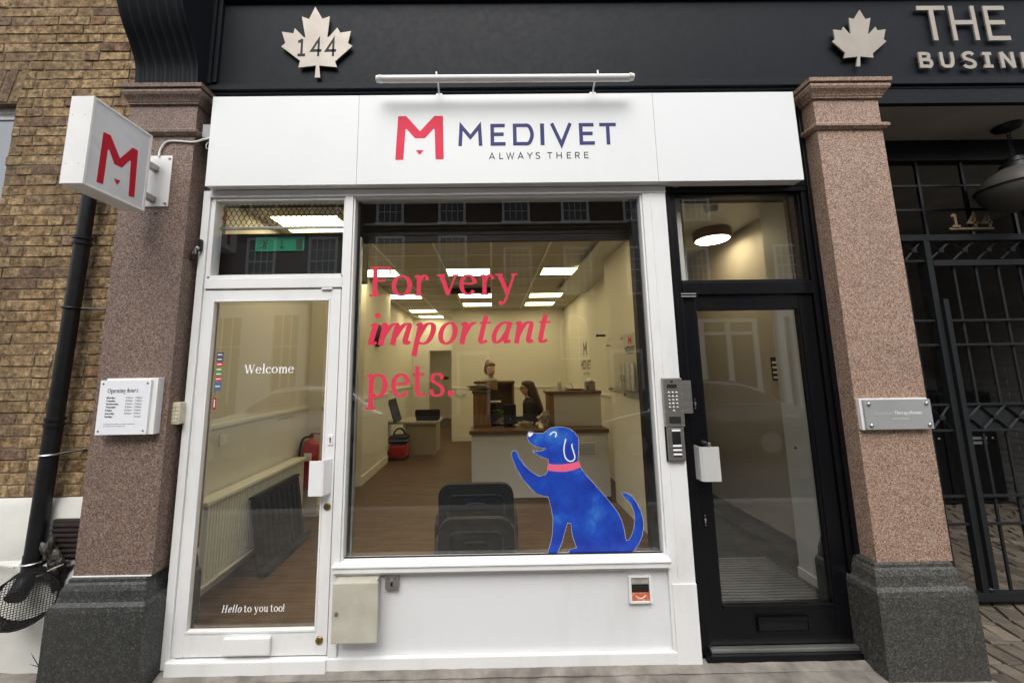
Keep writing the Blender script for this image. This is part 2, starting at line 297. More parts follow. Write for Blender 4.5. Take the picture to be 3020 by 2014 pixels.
# ---------------------------------------------------------------- lettering: strokes drawn with a broad nib
def ell(cx, cy, rx, ry, a0=0, a1=360, n=26):
    return [(cx+rx*math.cos(R(a0+(a1-a0)*i/n)), cy+ry*math.sin(R(a0+(a1-a0)*i/n))) for i in range(n+1)]
SP = (.132, .056)          # serif nib half widths (x, y)
def sf(x, y, w=.2, up=True): return ([(x-w, y+(.035 if up else -.035)), (x+w, y+(.035 if up else -.035))], SP)
def dot(x, y, r=.12): return ([(x, y-r), (x, y+r)], ('dot', r))
def thin(p, k=.4): return (p, (SP[0]*k, SP[1]))
S_ = smoothpts
def serif_glyph(c, it=False):
    P = SP
    st = lambda x, a, b: ([(x, a), (x, b)], P)
    flag = lambda x, y: ([(x-.22, y-.06), (x+.02, y)], (SP[0]*.5, SP[1]*1.3))
    if it:
        ent = lambda x: (S_([(x-.17, .86), (x-.08, .95), (x+.05, .96)]), (SP[0]*.5, SP[1]))
        arch = lambda x, w=.56, ex=True: (S_([(x+.02, .38), (x+.22, .82), (x+.42, .95), (x+w, .86), (x+w-.01, .55), (x+w-.03, .2), (x+w+.05, .06), (x+w+.2, .14)] if ex else [(x+.02, .38), (x+.22, .82), (x+.42, .95), (x+w, .86), (x+w-.01, .55), (x+w-.02, 0)]), P)
        G = {
            'i': [ent(.2), (S_([(.2, .96), (.18, .5), (.17, .18), (.23, .06), (.4, .14)]), P), dot(.2, 1.34, .12)],
            'm': [ent(.2), st(.2, 0, .97), arch(.2, .52, False), arch(.72, .52)],
            'n': [ent(.2), st(.2, 0, .97), arch(.2)],
            'p': [ent(.22), st(.22, -.5, .97), (S_([(.24, .35), (.42, .82), (.62, .95), (.8, .84), (.84, .55), (.74, .2), (.54, .05), (.3, .1)]), P)],
            'o': [(ell(.5, .5, .34, .46), P)],
            'r': [ent(.2), st(.2, 0, .97), (S_([(.22, .4), (.36, .76), (.52, .93), (.68, .95)]), P)],
            't': [(S_([(.34, 1.28), (.30, .9), (.27, .4), (.27, .16), (.36, .05), (.58, .15)]), P), ([(.08, .95), (.62, .95)], P)],
            'a': [(S_([(.78, .9), (.55, .95), (.3, .8), (.15, .45), (.2, .15), (.35, .06), (.55, .2), (.72, .5)]), P), (S_([(.82, .98), (.76, .5), (.74, .18), (.8, .06), (.98, .14)]), P)],
            'H': [st(.2, 0, 1.4), st(.95, 0, 1.4), ([(.2, .72), (.95, .72)], P), sf(.2, 0), sf(.95, 0), sf(.2, 1.4, .2, False), sf(.95, 1.4, .2, False)],
            'e': [(S_([(.2, .45), (.5, .52), (.76, .7), (.7, .92), (.5, .95), (.25, .75), (.17, .4), (.25, .12), (.48, .05), (.76, .22)]), P)],
            'l': [(S_([(.22, 1.5), (.2, .8), (.18, .18), (.25, .06), (.42, .14)]), P)],
            'h': [st(.2, 0, 1.5), arch(.2)],
            'u': [ent(.2), (S_([(.2, .96), (.17, .5), (.18, .2), (.28, .06), (.48, .15), (.68, .5)]), P), (S_([(.74, .96), (.71, .5), (.7, .18), (.76, .06), (.92, .14)]), P)],
            's': [(S_([(.66, .78), (.52, .95), (.32, .9), (.26, .72), (.45, .52), (.6, .34), (.55, .12), (.35, .04), (.14, .18)]), P)],
            ':': [dot(.2, .12, .11), dot(.2, .75, .11)],
        }
        return [([(x+.2*y, y) for x, y in p], q) for p, q in G[c]]
    archr = lambda x, w=.56: (S_([(x, .6), (x+.14, .84), (x+.32, .95), (x+w-.1, .88), (x+w, .66), (x+w, .35), (x+w, 0)]), P)
    G = {
        'F': [st(.28, 0, 1.4), ([(.04, 1.36), (.98, 1.36)], P), ([(.985, 1.38), (1.0, 1.06)], (.05, .04)), ([(.28, .74), (.78, .74)], P), sf(.28, 0, .26)],
        'o': [(ell(.5, .5, .38, .46), P)],
        'r': [st(.28, 0, .96), sf(.28, 0, .22), flag(.28, .96), (S_([(.3, .6), (.4, .82), (.56, .95), (.72, .92)]), P), dot(.73, .83, .1)],
        'v': [([(.14, 1), (.5, .03)], (.118, .04)), thin([(.5, .03), (.86, 1)]), sf(.14, 1, .19, False), sf(.86, 1, .15, False)],
        'e': [([(.16, .55), (.84, .55)], P), (ell(.5, .5, .37, .46, 6, 322), P)],
        'y': [([(.14, 1), (.54, .05)], (.118, .04)), thin(S_([(.88, 1), (.52, -.02), (.38, -.34), (.22, -.46)], 5), .5), dot(.2, -.4, .1), sf(.14, 1, .19, False), sf(.88, 1, .15, False)],
        'p': [st(.28, -.5, .96), sf(.28, -.5, .24), flag(.28, .96), (ell(.58, .5, .36, .46, 148, -148), P)],
        't': [(S_([(.32, 1.3), (.32, 1.0), (.32, .4), (.35, .14), (.5, .045), (.74, .14)]), P), ([(.06, .95), (.68, .95)], P)],
        's': [(S_([(.74, .72), (.66, .9), (.45, .96), (.24, .88), (.2, .7), (.42, .55), (.68, .41), (.78, .22), (.62, .07), (.40, .035), (.2, .12), (.13, .3)]), P)],
        '.': [dot(.2, .12, .14)],
        'W': [([(.14, 1.4), (.5, .02)], P), thin([(.5, .02), (.86, 1.3)]), ([(.78, 1.4), (1.14, .02)], P), thin([(1.14, .02), (1.5, 1.4)]), sf(.14, 1.4, .18, False), sf(.82, 1.4, .16, False), sf(1.5, 1.4, .15, False)],
        'l': [st(.28, 0, 1.5), sf(.28, 0, .2), flag(.28, 1.5)],
        'c': [(ell(.5, .5, .37, .46, 40, 322), P), dot(.78, .74, .09)],
        'm': [st(.26, 0, .96), flag(.26, .96), archr(.26, .5), archr(.76, .5), sf(.26, 0, .17), sf(.76, 0, .17), sf(1.26, 0, .17)],
        'n': [st(.26, 0, .96), flag(.26, .96), archr(.26, .54), sf(.26, 0, .17), sf(.8, 0, .17)],
        'u': [(S_([(.24, .98), (.24, .4), (.3, .12), (.5, .04), (.7, .15), (.78, .4)]), P), st(.78, 0, .98), flag(.24, .97), flag(.78, .97), sf(.84, 0, .12)],
        'O': [(ell(.7, .7, .56, .66, n=34), P)],
        'i': [st(.26, 0, .96), sf(.26, 0, .18), flag(.26, .96), dot(.26, 1.32, .12)],
        'g': [(ell(.45, .62, .28, .32), P), (S_([(.3, .28), (.26, .12), (.5, .04), (.8, -.04), (.82, -.3), (.5, -.44), (.2, -.34), (.26, -.05)]), (.07, .05)), ([(.66, .86), (.9, .92)], P)],
        '!': [st(.2, .45, 1.45), dot(.2, .12, .13)],
        'B': [st(.26, 0, 1.4), (S_([(.1, 1.36), (.6, 1.36), (.86, 1.2), (.84, .9), (.6, .76), (.26, .74)]), P), (S_([(.5, .74), (.84, .64), (.94, .38), (.84, .1), (.55, .035), (.1, .035)]), P)],
        'a': [(S_([(.2, .72), (.28, .92), (.5, .96), (.66, .85), (.68, .6), (.68, .2), (.74, .06), (.9, .06)]), P), (S_([(.66, .58), (.36, .48), (.18, .3), (.22, .1), (.4, .04), (.66, .22)]), P)],
        'b': [st(.26, 0, 1.5), flag(.26, 1.5), (ell(.56, .5, .36, .46, 148, -148), P)],
        'h': [st(.26, 0, 1.5), flag(.26, 1.5), archr(.26, .54), sf(.26, 0, .17), sf(.8, 0, .17)],
        'T': [st(.6, 0, 1.4), sf(.6, 0, .24), ([(.06, 1.36), (1.14, 1.36)], P), ([(.06, 1.38), (.04, 1.06)], (.05, .04)), ([(1.14, 1.38), (1.16, 1.06)], (.05, .04))],
        'R': [st(.26, 0, 1.4), (S_([(.1, 1.36), (.6, 1.36), (.88, 1.2), (.86, .88), (.6, .72), (.26, .7)]), P), ([(.5, .7), (1.0, .02)], P), sf(.26, 0, .2)],
    }
    return G[c]
def sans_glyph(c, w):
    P = (w, w); L = lambda *p: (list(p), P)
    G = {
        'M': [L((.02, 0), (.07, 1-w*1.2), (.5, .40), (.93, 1-w*1.2), (.98, 0))],
        'E': [L((w, 0), (w, 1)), L((w, 1-w), (.66, 1-w)), L((w, .52), (.6, .52)), L((w, w), (.68, w))],
        'D': [L((w, 0), (w, 1)), (S_([(w, 1-w), (.42, 1-w), (.72, .88), (.86, .5), (.72, .12), (.42, w), (w, w)]), P)],
        'I': [L((w, 0), (w, 1))],
        'V': [L((.03, 1), (.46, .03), (.89, 1))],
        'T': [L((.38, 0), (.38, 1)), L((0, 1-w), (.76, 1-w))],
        'A': [L((.02, 0), (.44, .98), (.86, 0)), L((.16, .3), (.72, .3))],
        'L': [L((w, 1), (w, 0)), L((w, w), (.55, w))],
        'W': [L((.02, 1), (.32, .02), (.62, .95), (.92, .02), (1.22, 1))],
        'Y': [L((.02, 1), (.4, .45), (.78, 1)), L((.4, .47), (.4, 0))],
        'S': [(S_([(.62, .82), (.5, .94), (.3, .95), (.12, .84), (.12, .64), (.3, .53), (.52, .44), (.64, .28), (.56, .1), (.34, .04), (.14, .08), (.04, .2)]), P)],
        'H': [L((w, 0), (w, 1)), L((.74, 0), (.74, 1)), L((w, .52), (.74, .52))],
        'R': [L((w, 0), (w, 1)), (S_([(w, 1-w), (.36, 1-w), (.58, .88), (.58, .58), (.36, .46), (w, .46)]), P), L((.34, .46), (.64, 0))],
        'B': [L((w, 0), (w, 1)), (S_([(w, 1-w), (.42, 1-w), (.6, .84), (.56, .6), (.36, .53), (w, .53)]), P), (S_([(.36, .53), (.64, .46), (.70, .26), (.58, .08), (.4, w), (w, w)]), P)],
        'U': [(S_([(w, 1), (w, .5), (.14, .16), (.38, w), (.62, .16), (.72, .5), (.72, 1)]), P)],
        'N': [L((w, 0), (w, 1)), L((w, 1), (.7, 0)), L((.7, 0), (.7, 1))],
        'i': [L((w, 0), (w, 1)), L((w-.22, w), (w+.22, w)), L((w-.22, 1-w), (w+.22, 1-w))],
        '1': [L((.3, 0), (.3, 1)), L((.02, .84), (.16, .88), (.3, .98)), L((.02, w), (.58, w))],
        '4': [L((.55, 0), (.55, 1), (.03, .34), (.78, .34))],
    }
    return G[c]
def stroke_quads(pts, pen):
    if pen[0] == 'dot':
        cx = pts[0][0]; cy = (pts[0][1]+pts[1][1])/2; r = pen[1]
        return [[(cx+r*math.cos(t), cy+r*math.sin(t)) for t in [2*math.pi*k/16 for k in range(16)]]]
    a, b = pen; N = len(pts); L = []; Rr = []
    closed = math.dist(pts[0], pts[-1]) < 1e-6
    seg = []
    for i in range(N-1):
        dx, dy = pts[i+1][0]-pts[i][0], pts[i+1][1]-pts[i][1]; l = math.hypot(dx, dy) or 1; seg.append((-dy/l, dx/l))
    for i in range(N):
        s0 = seg[i-1] if i > 0 else (seg[-1] if closed else seg[0]); s1 = seg[i] if i < N-1 else (seg[0] if closed else seg[-1])
        nx, ny = s0[0]+s1[0], s0[1]+s1[1]; l = math.hypot(nx, ny) or 1; nx /= l; ny /= l
        cosv = max(.35, nx*s0[0]+ny*s0[1]); w = math.hypot(a*nx, b*ny)/cosv
        L.append((pts[i][0]+nx*w, pts[i][1]+ny*w)); Rr.append((pts[i][0]-nx*w, pts[i][1]-ny*w))
    return [[L[i], L[i+1], Rr[i+1], Rr[i]] for i in range(N-1)]
FRONT = (Vector((1, 0, 0)), Vector((0, 0, 1)), Vector((0, -1, 0)))
def letter(strokes, x0, x1, zb, h, org, basis, mat, parent=None, thick=0.0, name='letter', lift=.0004):
    """fit the glyph between x0 and x1, baseline zb, h metres per unit; org + basis place it on a surface"""
    polys = [(i, q) for i, (p, pen) in enumerate(strokes) for q in stroke_quads(p, pen)]
    xs = [x for _, q in polys for x, y in q]; a, b = min(xs), max(xs); k = (x1-x0)/(b-a)
    ux, uz, un = basis; bm = bmesh.new()
    for i, q in polys:
        z = lift + thick + i*.00012
        V = [bm.verts.new(Vector(org) + ux*(x0+(x-a)*k) + uz*(zb+y*h) + un*z) for x, y in q]
        bm.faces.new(V)
        if thick:
            W = [bm.verts.new(Vector(org) + ux*(x0+(x-a)*k) + uz*(zb+y*h) + un*(lift*.5)) for x, y in q]
            n = len(q)
            for j in range(n): bm.faces.new((V[j], W[j], W[(j+1) % n], V[(j+1) % n]))
    me = bpy.data.meshes.new(name)
    if not thick:
        for f in bm.faces:
            f.normal_update()
            if f.normal.dot(un) < 0: f.normal_flip()
    else: bmesh.ops.recalc_face_normals(bm, faces=bm.faces[:])
    bm.to_mesh(me); bm.free()
    return link(name, me, mat, parent)
def word(chars, spans, style, zb, h, org, basis, mat, parent, thick=0, w=.09, it=False, name='letter', lift=.0004):
    for c, (a, b) in zip(chars, spans):
        g = serif_glyph(c, it) if style == 'serif' else sans_glyph(c, w)
        letter(g, a, b, zb, h, org, basis, mat, parent, thick, name, lift)
def auto_word(text, style, x0, x1, zb, h, org, basis, mat, parent, it=False, w=.09, gap=.12, space=.5, name='letter', lift=.0004):
    gs = []; x = 0; spans = []
    for c in text:
        if c == ' ': x += space; continue
        i = it; g = serif_glyph(c, i) if style == 'serif' else sans_glyph(c, w)
        xs = [u for p, pen in g for q in stroke_quads(p, pen) for u, v in q]; wd = max(xs)-min(xs)
        gs.append(g); spans.append((x, x+wd)); x += wd+gap
    tot = spans[-1][1]; k = (x1-x0)/tot
    for g, (a, b) in zip(gs, spans): letter(g, x0+a*k, x0+b*k, zb, h, org, basis, mat, parent, 0, name, lift)
def small_print(body, x0, zb, size, org, basis, mat, parent, align='LEFT', name='text_line', bold=0.0):
    cu = bpy.data.curves.new("t", 'FONT'); cu.body = body; cu.size = size; cu.align_x = align; cu.offset = bold; cu.resolution_u = 2
    o = bpy.data.objects.new("t", cu); C.objects.link(o)
    dg = bpy.context.evaluated_depsgraph_get(); me = bpy.data.meshes.new_from_object(o.evaluated_get(dg))
    bpy.data.objects.remove(o); bpy.data.curves.remove(cu)
    ux, uz, un = basis
    for v in me.vertices: v.co = Vector(org) + ux*(x0+v.co.x) + uz*(zb+v.co.y) + un*.0006
    me.materials.clear(); return link(name, me, mat, parent)
def logo_m(poly_px, nose_px, conv, thick_dir, mat, parent, name='logo'):
    """logo traced from the photograph on its own plane; conv(px)->3d point"""
    bm = bmesh.new()
    for poly in (poly_px, nose_px):
        P0 = [conv(*p) + thick_dir*.001 for p in poly]; V = [bm.verts.new(p) for p in P0]; W = [bm.verts.new(p - thick_dir*.0008) for p in P0]
        f = bm.faces.new(V); n = len(V)
        for k in range(n): bm.faces.new((V[k], W[k], W[(k+1) % n], V[(k+1) % n]))
        f.normal_update(); bmesh.ops.triangulate(bm, faces=[f])
    return bm_obj(name, bm, mat, parent)

# zoom windows used while measuring the photograph: origin and scale
def zw(ox, oy, s): return lambda x, y: (ox+x/s, oy+y/s)
Z1 = zw(0, 0, 2.24); ZL = zw(1100, 150, 2.939); ZF = zw(550, 0, 2.614); ZR = zw(2400, 0, 2.24); ZG = zw(2500, 650, 2.24); ZB = zw(2500, 1314, 2.24)
Z2 = zw(560, 520, 3.136); Z3 = zw(540, 850, 2.412); Z4 = zw(480, 1400, 2.554); Z5 = zw(1020, 550, 2.24); Z6 = zw(1020, 1000, 2.24); Z7 = zw(1850, 550, 2.24); Z8 = zw(1800, 1250, 2.0525)
ZD = zw(1480, 1220, 3.408); ZC = zw(0, 1314, 2.24); ZA = zw(0, 650, 2.24); ZI = zw(1940, 1090, 4.355); ZP = zw(1340, 1040, 6.03); ZW = zw(1700, 950, 6.27)

# ================================================================= SETTING: ground
def sheet(name, pts, mat, kind='structure'):
    bm = bmesh.new(); bm.faces.new([bm.verts.new(p) for p in pts]); o = bm_obj(name, bm, mat); 
    if kind: o['kind'] = kind
    return o
def grid_sheet(name, x0, x1, y0, y1, z, mat, nx, ny, amp=.004):
    bm = bmesh.new(); V = [[bm.verts.new((x0+(x1-x0)*i/nx, y0+(y1-y0)*j/ny, z+random.uniform(-amp, amp))) for j in range(ny+1)] for i in range(nx+1)]
    for i in range(nx):
        for j in range(ny): bm.faces.new((V[i][j], V[i+1][j], V[i+1][j+1], V[i][j+1]))
    o = bm_obj(name, bm, mat, None, True); o['kind'] = 'structure'; return o
grid_sheet('pavement', -14, 2.6, -2.33, .12, -.004, m_conc, 60, 24)
sheet('pavement', [(2.6, -2.33, -.004), (14, -2.33, -.004), (14, -.62, -.004), (2.6, -.62, -.004)], m_conc)
k = box('kerb', (-14, 14, -2.48, -2.33, -.16, .0), M("granite_kerb", (.30, .29, .28), (.22, .21, .2), 20, .7, .3, 60)); k['kind'] = 'structure'
sheet('ground', [(-60, -60, -.16), (60, -60, -.16), (60, 30, -.16), (-60, 30, -.16)], m_asph)
sheet('road', [(-14, -9.4, -.125), (14, -9.4, -.125), (14, -2.48, -.125), (-14, -2.48, -.125)], m_asph)
sheet('far_pavement', [(-14, -12.1, -.01), (14, -12.1, -.01), (14, -9.4, -.01), (-14, -9.4, -.01)], m_conc)
# cement fillet along the shopfront foot
bm = bmesh.new(); prev = None
for i in range(81):
    x = -1.84+i*(4.0/80); d = .022+random.uniform(-.003, .003); h = .014+random.uniform(-.002, .002)
    a = [bm.verts.new((x, .02, h+.008)), bm.verts.new((x, -d*.5, h)), bm.verts.new((x, -d-.03, .0))]
    if prev:
        for q in range(2): bm.faces.new((prev[q], prev[q+1], a[q+1], a[q]))
    prev = a
o = bm_obj('cement_fillet', bm, m_conc, None, True); o['kind'] = 'structure'

# ================================================================= BRICK HOUSE (left)
house = thing('brick_house', 'yellow stock brick house wall left of the granite pillar', 'house', (-3.2, .1, 0))
def variant(w, h, d):
    t = bmesh.new(); bmesh.ops.create_cube(t, size=1)
    for v in t.verts: v.co = Vector((v.co.x*w, v.co.y*d, v.co.z*h))
    bmesh.ops.bevel(t, geom=t.edges[:], offset=.0045, segments=1, affect='EDGES')
    for v in t.verts: v.co += Vector((random.uniform(-.0045, .0045), random.uniform(-.002, .002), random.uniform(-.0038, .0038)))
    return t
COURSE = .0715; WY = .12
lens = {'s': .216, 'h': .103}
meshes = {}
for kk, L in lens.items():
    for i in range(7):
        t = variant(L, .0655, .06); me = bpy.data.meshes.new('brick'); t.to_mesh(me); t.free(); me.materials.append(m_brick); meshes[(kk, i)] = me
cands = []
WX1, WZ0, WZ1 = -3.285, 1.9, 3.515
row = 0; z = .905
while z < 4.7:
    x = -4.75 + (.0 if row % 2 else .16) + random.uniform(-.03, .03); kk = 's' if row % 2 else 'h'
    while x < -2.16:
        L = lens[kk]*random.uniform(.96, 1.04); c = (x+L/2, z+COURSE/2)
        edge = WX1 + (max(0, c[1]-WZ1)*.22 if c[1] > WZ1 else 0)
        if not (c[0]-L/2 < edge-.01 and WZ0 < c[1] < WZ1+.285): cands.append((c[0], c[1], kk, L/lens[kk]))
        elif c[0]+L/2 > edge+.04 and WZ0 < c[1] < WZ1+.285: cands.append(((c[0]+L/2+edge)/2, c[1], 'h', (c[0]+L/2-edge)/.1*.96))
        x += L+.007; kk = 'h' if kk == 's' else 's'
    z += COURSE; row += 1
def in_frame(x, z):
    u, v, d = to_px((x, WY, z)); return -30 < u < 3050 and -30 < v < 2044
vis = []; rest = []
for c in cands: (vis if in_frame(c[0], c[1]) and c[0] < -2.2 and not (c[0] > -2.3 and c[1] < 3.45) else rest).append(c)
vis.sort(key=lambda c: -(lens[c[2]]*c[3])); rest += vis[286:]; vis = vis[:286]
def brick_at(c):
    o = link('brick', meshes[(c[2], random.randrange(7))], None, house)
    o.location = (c[0], WY+random.uniform(-.0025, .0025)+.0255, c[1]); o.rotation_euler = (0, random.uniform(-.006, .006), random.uniform(-.012, .012)); o.scale = (c[3], 1, 1)
for c in vis: brick_at(c)
bm = bmesh.new(); lay = bm.faces.layers.float.new('tint')
for c in rest:
    t = variant(lens[c[2]]*c[3], .0655, .06); n0 = len(bm.faces); merge(bm, t, Matrix.Translation((c[0], WY+random.uniform(-.0025, .0025)+.0255, c[1]))); bm.faces.ensure_lookup_table(); tv = random.random()
    for f in bm.faces[n0:]: f[lay] = tv
o = bm_obj('brick_courses', bm, m_brick2, house); o['kind'] = 'stuff'
boxes('mortar_bed', [(WX1, -2.05, WY+.0008, .30, .85, 4.75), (-4.75, WX1, WY+.0008, .30, .85, WZ0), (-4.75, WX1, WY+.0008, .30, WZ1, 4.75)], m_mortar, house, 0)
for i in range(13):       # soldier bricks of the flat arch over the window
    xb = WX1+.005-i*.075; xt = xb+.06-i*.006
    t = variant(.062, .275, .06)
    for v in t.verts: v.co.x += (v.co.z/.275)*(xt-xb)
    me = bpy.data.meshes.new('brick'); t.to_mesh(me); t.free(); me.materials.append(m_brick)
    o = link('brick', me, None, house); o.location = ((xb+xt)/2-.03, WY+.026, WZ1+.142)
win = boxes('window', [(-4.35, WX1, .17, .22, WZ1-.035, WZ1), (WX1-.03, WX1, .17, .22, WZ0, WZ1-.035), (-4.35, -4.30, .17, .22, WZ0, WZ1), (-4.35, WX1-.03, .17, .22, 2.66, 2.70)], m_white, house, .004)
box('sash', (-4.3, WX1-.03, .185, .20, WZ1-.075, WZ1-.035), m_white, win); box('pane', (-4.30, WX1-.03, .196, .202, WZ0, WZ1-.035), glass_mat("house_window_glass", .22, (.35, .37, .38)), win, 0)
box('net_curtain', (-4.3, WX1-.03, .24, .25, WZ0, WZ1), M("grey_net_curtain", (.42, .44, .45), (.3, .32, .33), 9, .9, stretch=(6, 1, 1)), win, 0)
# painted plinth with a shallow step
bm = bmesh.new(); prof = [(.0, .045), (.545, .06), (.565, .085), (.86, .092), (.9, .11), (.905, .2)]; cols = []
for i in range(31):
    x = -4.7+i*(2.55/30); cols.append([bm.verts.new((x, y+random.uniform(-.003, .003), z+random.uniform(-.004, .004))) for z, y in prof])
for A, B in zip(cols, cols[1:]):
    for q in range(len(prof)-1): bm.faces.new((A[q], B[q], B[q+1], A[q+1]))
bm_obj('painted_plinth', bm, m_render, house, True)
v = thing('wall_vent', 'rusty brown louvred vent in the white plinth beside the pillar', 'vent', (-2.5, .09, .6))
box('frame', (-2.595, -2.34, .065, .09, .575, .795), M("rusty_brown_paint", (.022, .012, .010), (.012, .008, .007), 30, .7), v, .01)
for i in range(7): box('louvre', (-2.585, -2.35, .055, .07, .59+i*.028, .603+i*.028), M("rust", (.03, .016, .013), (.014, .009, .008), 40, .7) if i == 0 else bpy.data.materials["rust"], v, .002)
# drainpipe
dp = thing('drainpipe', 'black cast pipe running down the brick wall behind the projecting sign', 'pipe', (-2.65, .04, .5))
DX = lambda z: -2.612 - (2.77-z)*.0185
pz = [3.1, 2.52, 1.2, .56]
tube('pipe', [(DX(z), .045, z) for z in (2.95, 2.5)], .036, m_iron, dp, 16)
tube('pipe', [(DX(z), .045, z) for z in (2.5, 1.37)], .039, m_iron, dp, 16); tube('pipe', [(DX(z), .045, z) for z in (1.37, .54)], .041, m_iron, dp, 16)
tube('shoe', [(DX(.62), .045, .62), (DX(.5), .045, .53), (DX(.45)+.01, .0, .46), (DX(.42)+.03, -.04, .43)], .044, m_iron, dp, 16)
for z in (2.505, 2.47, 1.375, 1.34): tube('collar', [(DX(z), .045, z-.01), (DX(z), .045, z+.01)], .047, m_iron, dp, 16)
for z in (2.05, 1.17, .575):
    b = tube('pipe_clip', [(DX(z)+.046*math.cos(a), .045+.046*math.sin(a), z) for a in [k*math.pi/8 for k in range(16)]], .005, m_alu if z < 2 else m_iron, dp, 6, closed=True)
    tube('clip_arm', [(DX(z)+.04, .05, z), (DX(z)+.15, .11, z+(.0 if z > 1.2 else .015))], .006, m_iron, b, 6)
tube('wire', [(-3.3, .06, .60), (-3.0, .05, .575), (DX(.57)-.05, .0, .565)], .004, m_alu, dp, 6)
# wire mesh basket at the foot of the pipe
wb = thing('wire_mesh_basket', 'round black wire mesh guard hanging at the foot of the drainpipe', 'mesh guard', (-2.57, -.05, .42))
m_wire = M("black_wire", (.006, .006, .006), (.014, .013, .012), 30, .6, spec=.2)
ca, cb, rad = Vector((-2.515, -.10, .445)), Vector((-2.625, .04, .415)), .130
nrm = (ca-cb).normalized(); e1 = nrm.cross(Vector((0, 0, 1))).normalized(); e2 = e1.cross(nrm)
circ = lambda c, r, n=28: [c+e1*r*math.cos(2*math.pi*k/n)+e2*r*math.sin(2*math.pi*k/n) for k in range(n)]
for c, r, w in ((ca, rad, .0045), (cb, rad*1.02, .0045), (ca.lerp(cb, .45), rad*1.01, .003)): tube('ring', circ(c, r), w, m_wire, wb, 6, closed=True)
bm = bmesh.new()
for k in range(-11, 12):
    d = k*.0112; hc = math.sqrt(max(0, rad*rad-d*d))
    if hc > .01:
        bulge = lambda s: nrm*(.02*(1-(s*s+d*d)/(rad*rad)))
        add_tube(bm, [ca+e1*d+e2*s+bulge(s) for s in (-hc, -hc/2, 0, hc/2, hc)], .0019, 4); add_tube(bm, [ca+e2*d+e1*s+bulge(s) for s in (-hc, -hc/2, 0, hc/2, hc)], .0019, 4)
for k in range(56):
    a = 2*math.pi*k/56; dd = e1*math.cos(a)*rad+e2*math.sin(a)*rad; add_tube(bm, [ca+dd, cb+dd], .0019, 4)
for k in range(1, 13): add_tube(bm, circ(ca.lerp(cb, k/13), rad, 24), .0019, 4, closed=True)
o = bm_obj('wire_mesh', bm, m_wire, wb); o['kind'] = 'stuff'
def lump(name, c, s, mat, seed, amp=.35, parent=None, sub=3):
    t = bmesh.new(); bmesh.ops.create_icosphere(t, subdivisions=sub, radius=1); rr = random.Random(seed)
    dirs = [(Vector((rr.gauss(0, 1), rr.gauss(0, 1), rr.gauss(0, 1))).normalized(), rr.uniform(.3, 1)) for _ in range(22)]
    for v in t.verts:
        n = v.co.normalized(); k = 1+sum(amp*w*(abs(n.dot(d))**18*1.6-.08) for d, w in dirs)*.5; v.co = Vector((n.x*s[0]*k, n.y*s[1]*k, n.z*s[2]*k))
    bm = bmesh.new(); merge(bm, t, Matrix.Translation(c)); return bm_obj(name, bm, mat, parent)
bg_ = thing('crumpled_sack', 'crumpled black plastic sack with frayed string behind the drainpipe', 'sack', (-2.53, .05, .5))
lump('bag', (-2.515, .055, .53), (.075, .04, .07), M("crumpled_black_plastic", (.006, .006, .006), (.03, .028, .025), 30, .3), 3, .8, bg_)
lump('flap', (-2.55, .04, .62), (.045, .03, .07), M("grey_wet_cardboard", (.10, .09, .075), (.025, .023, .02), 30, .5), 5, .8, bg_)
tube('string', smoothpts([(-2.57, .0, .52), (-2.53, -.01, .535), (-2.49, .0, .555), (-2.45, .02, .57)], 4), .005, M("frayed_string", (.4, .36, .28), (.25, .22, .17), 40, .9), bg_, 6)
wd = thing('weed', 'thin dark weed growing at the plinth foot beside the pillar base', 'weed', (-2.43, .0, 0)); m_weed = M("weed_stem", (.035, .04, .018), (.05, .045, .02), 20, .8)
for i in range(9):
    x = -2.44+random.uniform(-.05, .03); pts = smoothpts([(x, .02, 0), (x+random.uniform(-.03, .01), -.0, .05), (x+random.uniform(-.07, .02), -.01, random.uniform(.07, .15))], 3)
    tube('stem', pts, [.002]*(len(pts)-1)+[.0006], m_weed, wd, 5)

# ================================================================= GRANITE PILLARS
def pillar(name, label, x0, x1, ztop, mshaft, mbase, bx0, bx1):
    p = thing(name, label, 'pillar', ((x0+x1)/2, 0, 0))
    yb, Y0 = .26, -.075
    ring_loft('base', [(-.05, .0), (.40, .0), (.425, -.006), (.44, -.022), (.455, -.026), (.49, -.03), (.515, -.04), (.525, -.048), (.54, -.05), (.548, -.055)], bx0, bx1, -.135, yb, mbase, p)
    ring_loft('shaft', [(.548, 0), (3.125, 0)], x0, x1, Y0, yb, mshaft, p, False)
    ring_loft('necking', [(3.125, 0), (3.127, .012), (3.135, .018), (3.14, .026), (3.155, .028), (3.165, .02), (3.168, 0)], x0, x1, Y0, yb, mshaft, p, False)
    ring_loft('capital', [(3.168, 0), (3.340, 0), (3.341, .014), (3.350, .014), (3.352, .018), (3.362, .022), (3.374, .030), (3.388, .042), (3.402, .048), (3.414, .048), (3.422, .043), (3.425, .036), (3.430, .036), (3.431, .054), (ztop-.003, .056), (ztop, .052)], x0, x1, Y0, yb, mshaft, p, lf=.45 if x0 < 0 else 1)
    return p
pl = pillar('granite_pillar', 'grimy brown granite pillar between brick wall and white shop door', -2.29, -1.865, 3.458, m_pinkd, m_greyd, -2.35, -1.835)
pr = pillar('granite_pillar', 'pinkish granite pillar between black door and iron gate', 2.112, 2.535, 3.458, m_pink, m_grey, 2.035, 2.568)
boxes('mortar_seam', [(-2.29, -1.866, -.081, -.0752, .5485, .5535)], m_white, pl, 0)
for k in range(7): tube('drill_hole', [(-2.18+random.uniform(0, .22), -.0748, 2.5+random.uniform(-.02, .5)), (-2.18, -.0748, 2.5)], .004, m_dark, None) if False else None
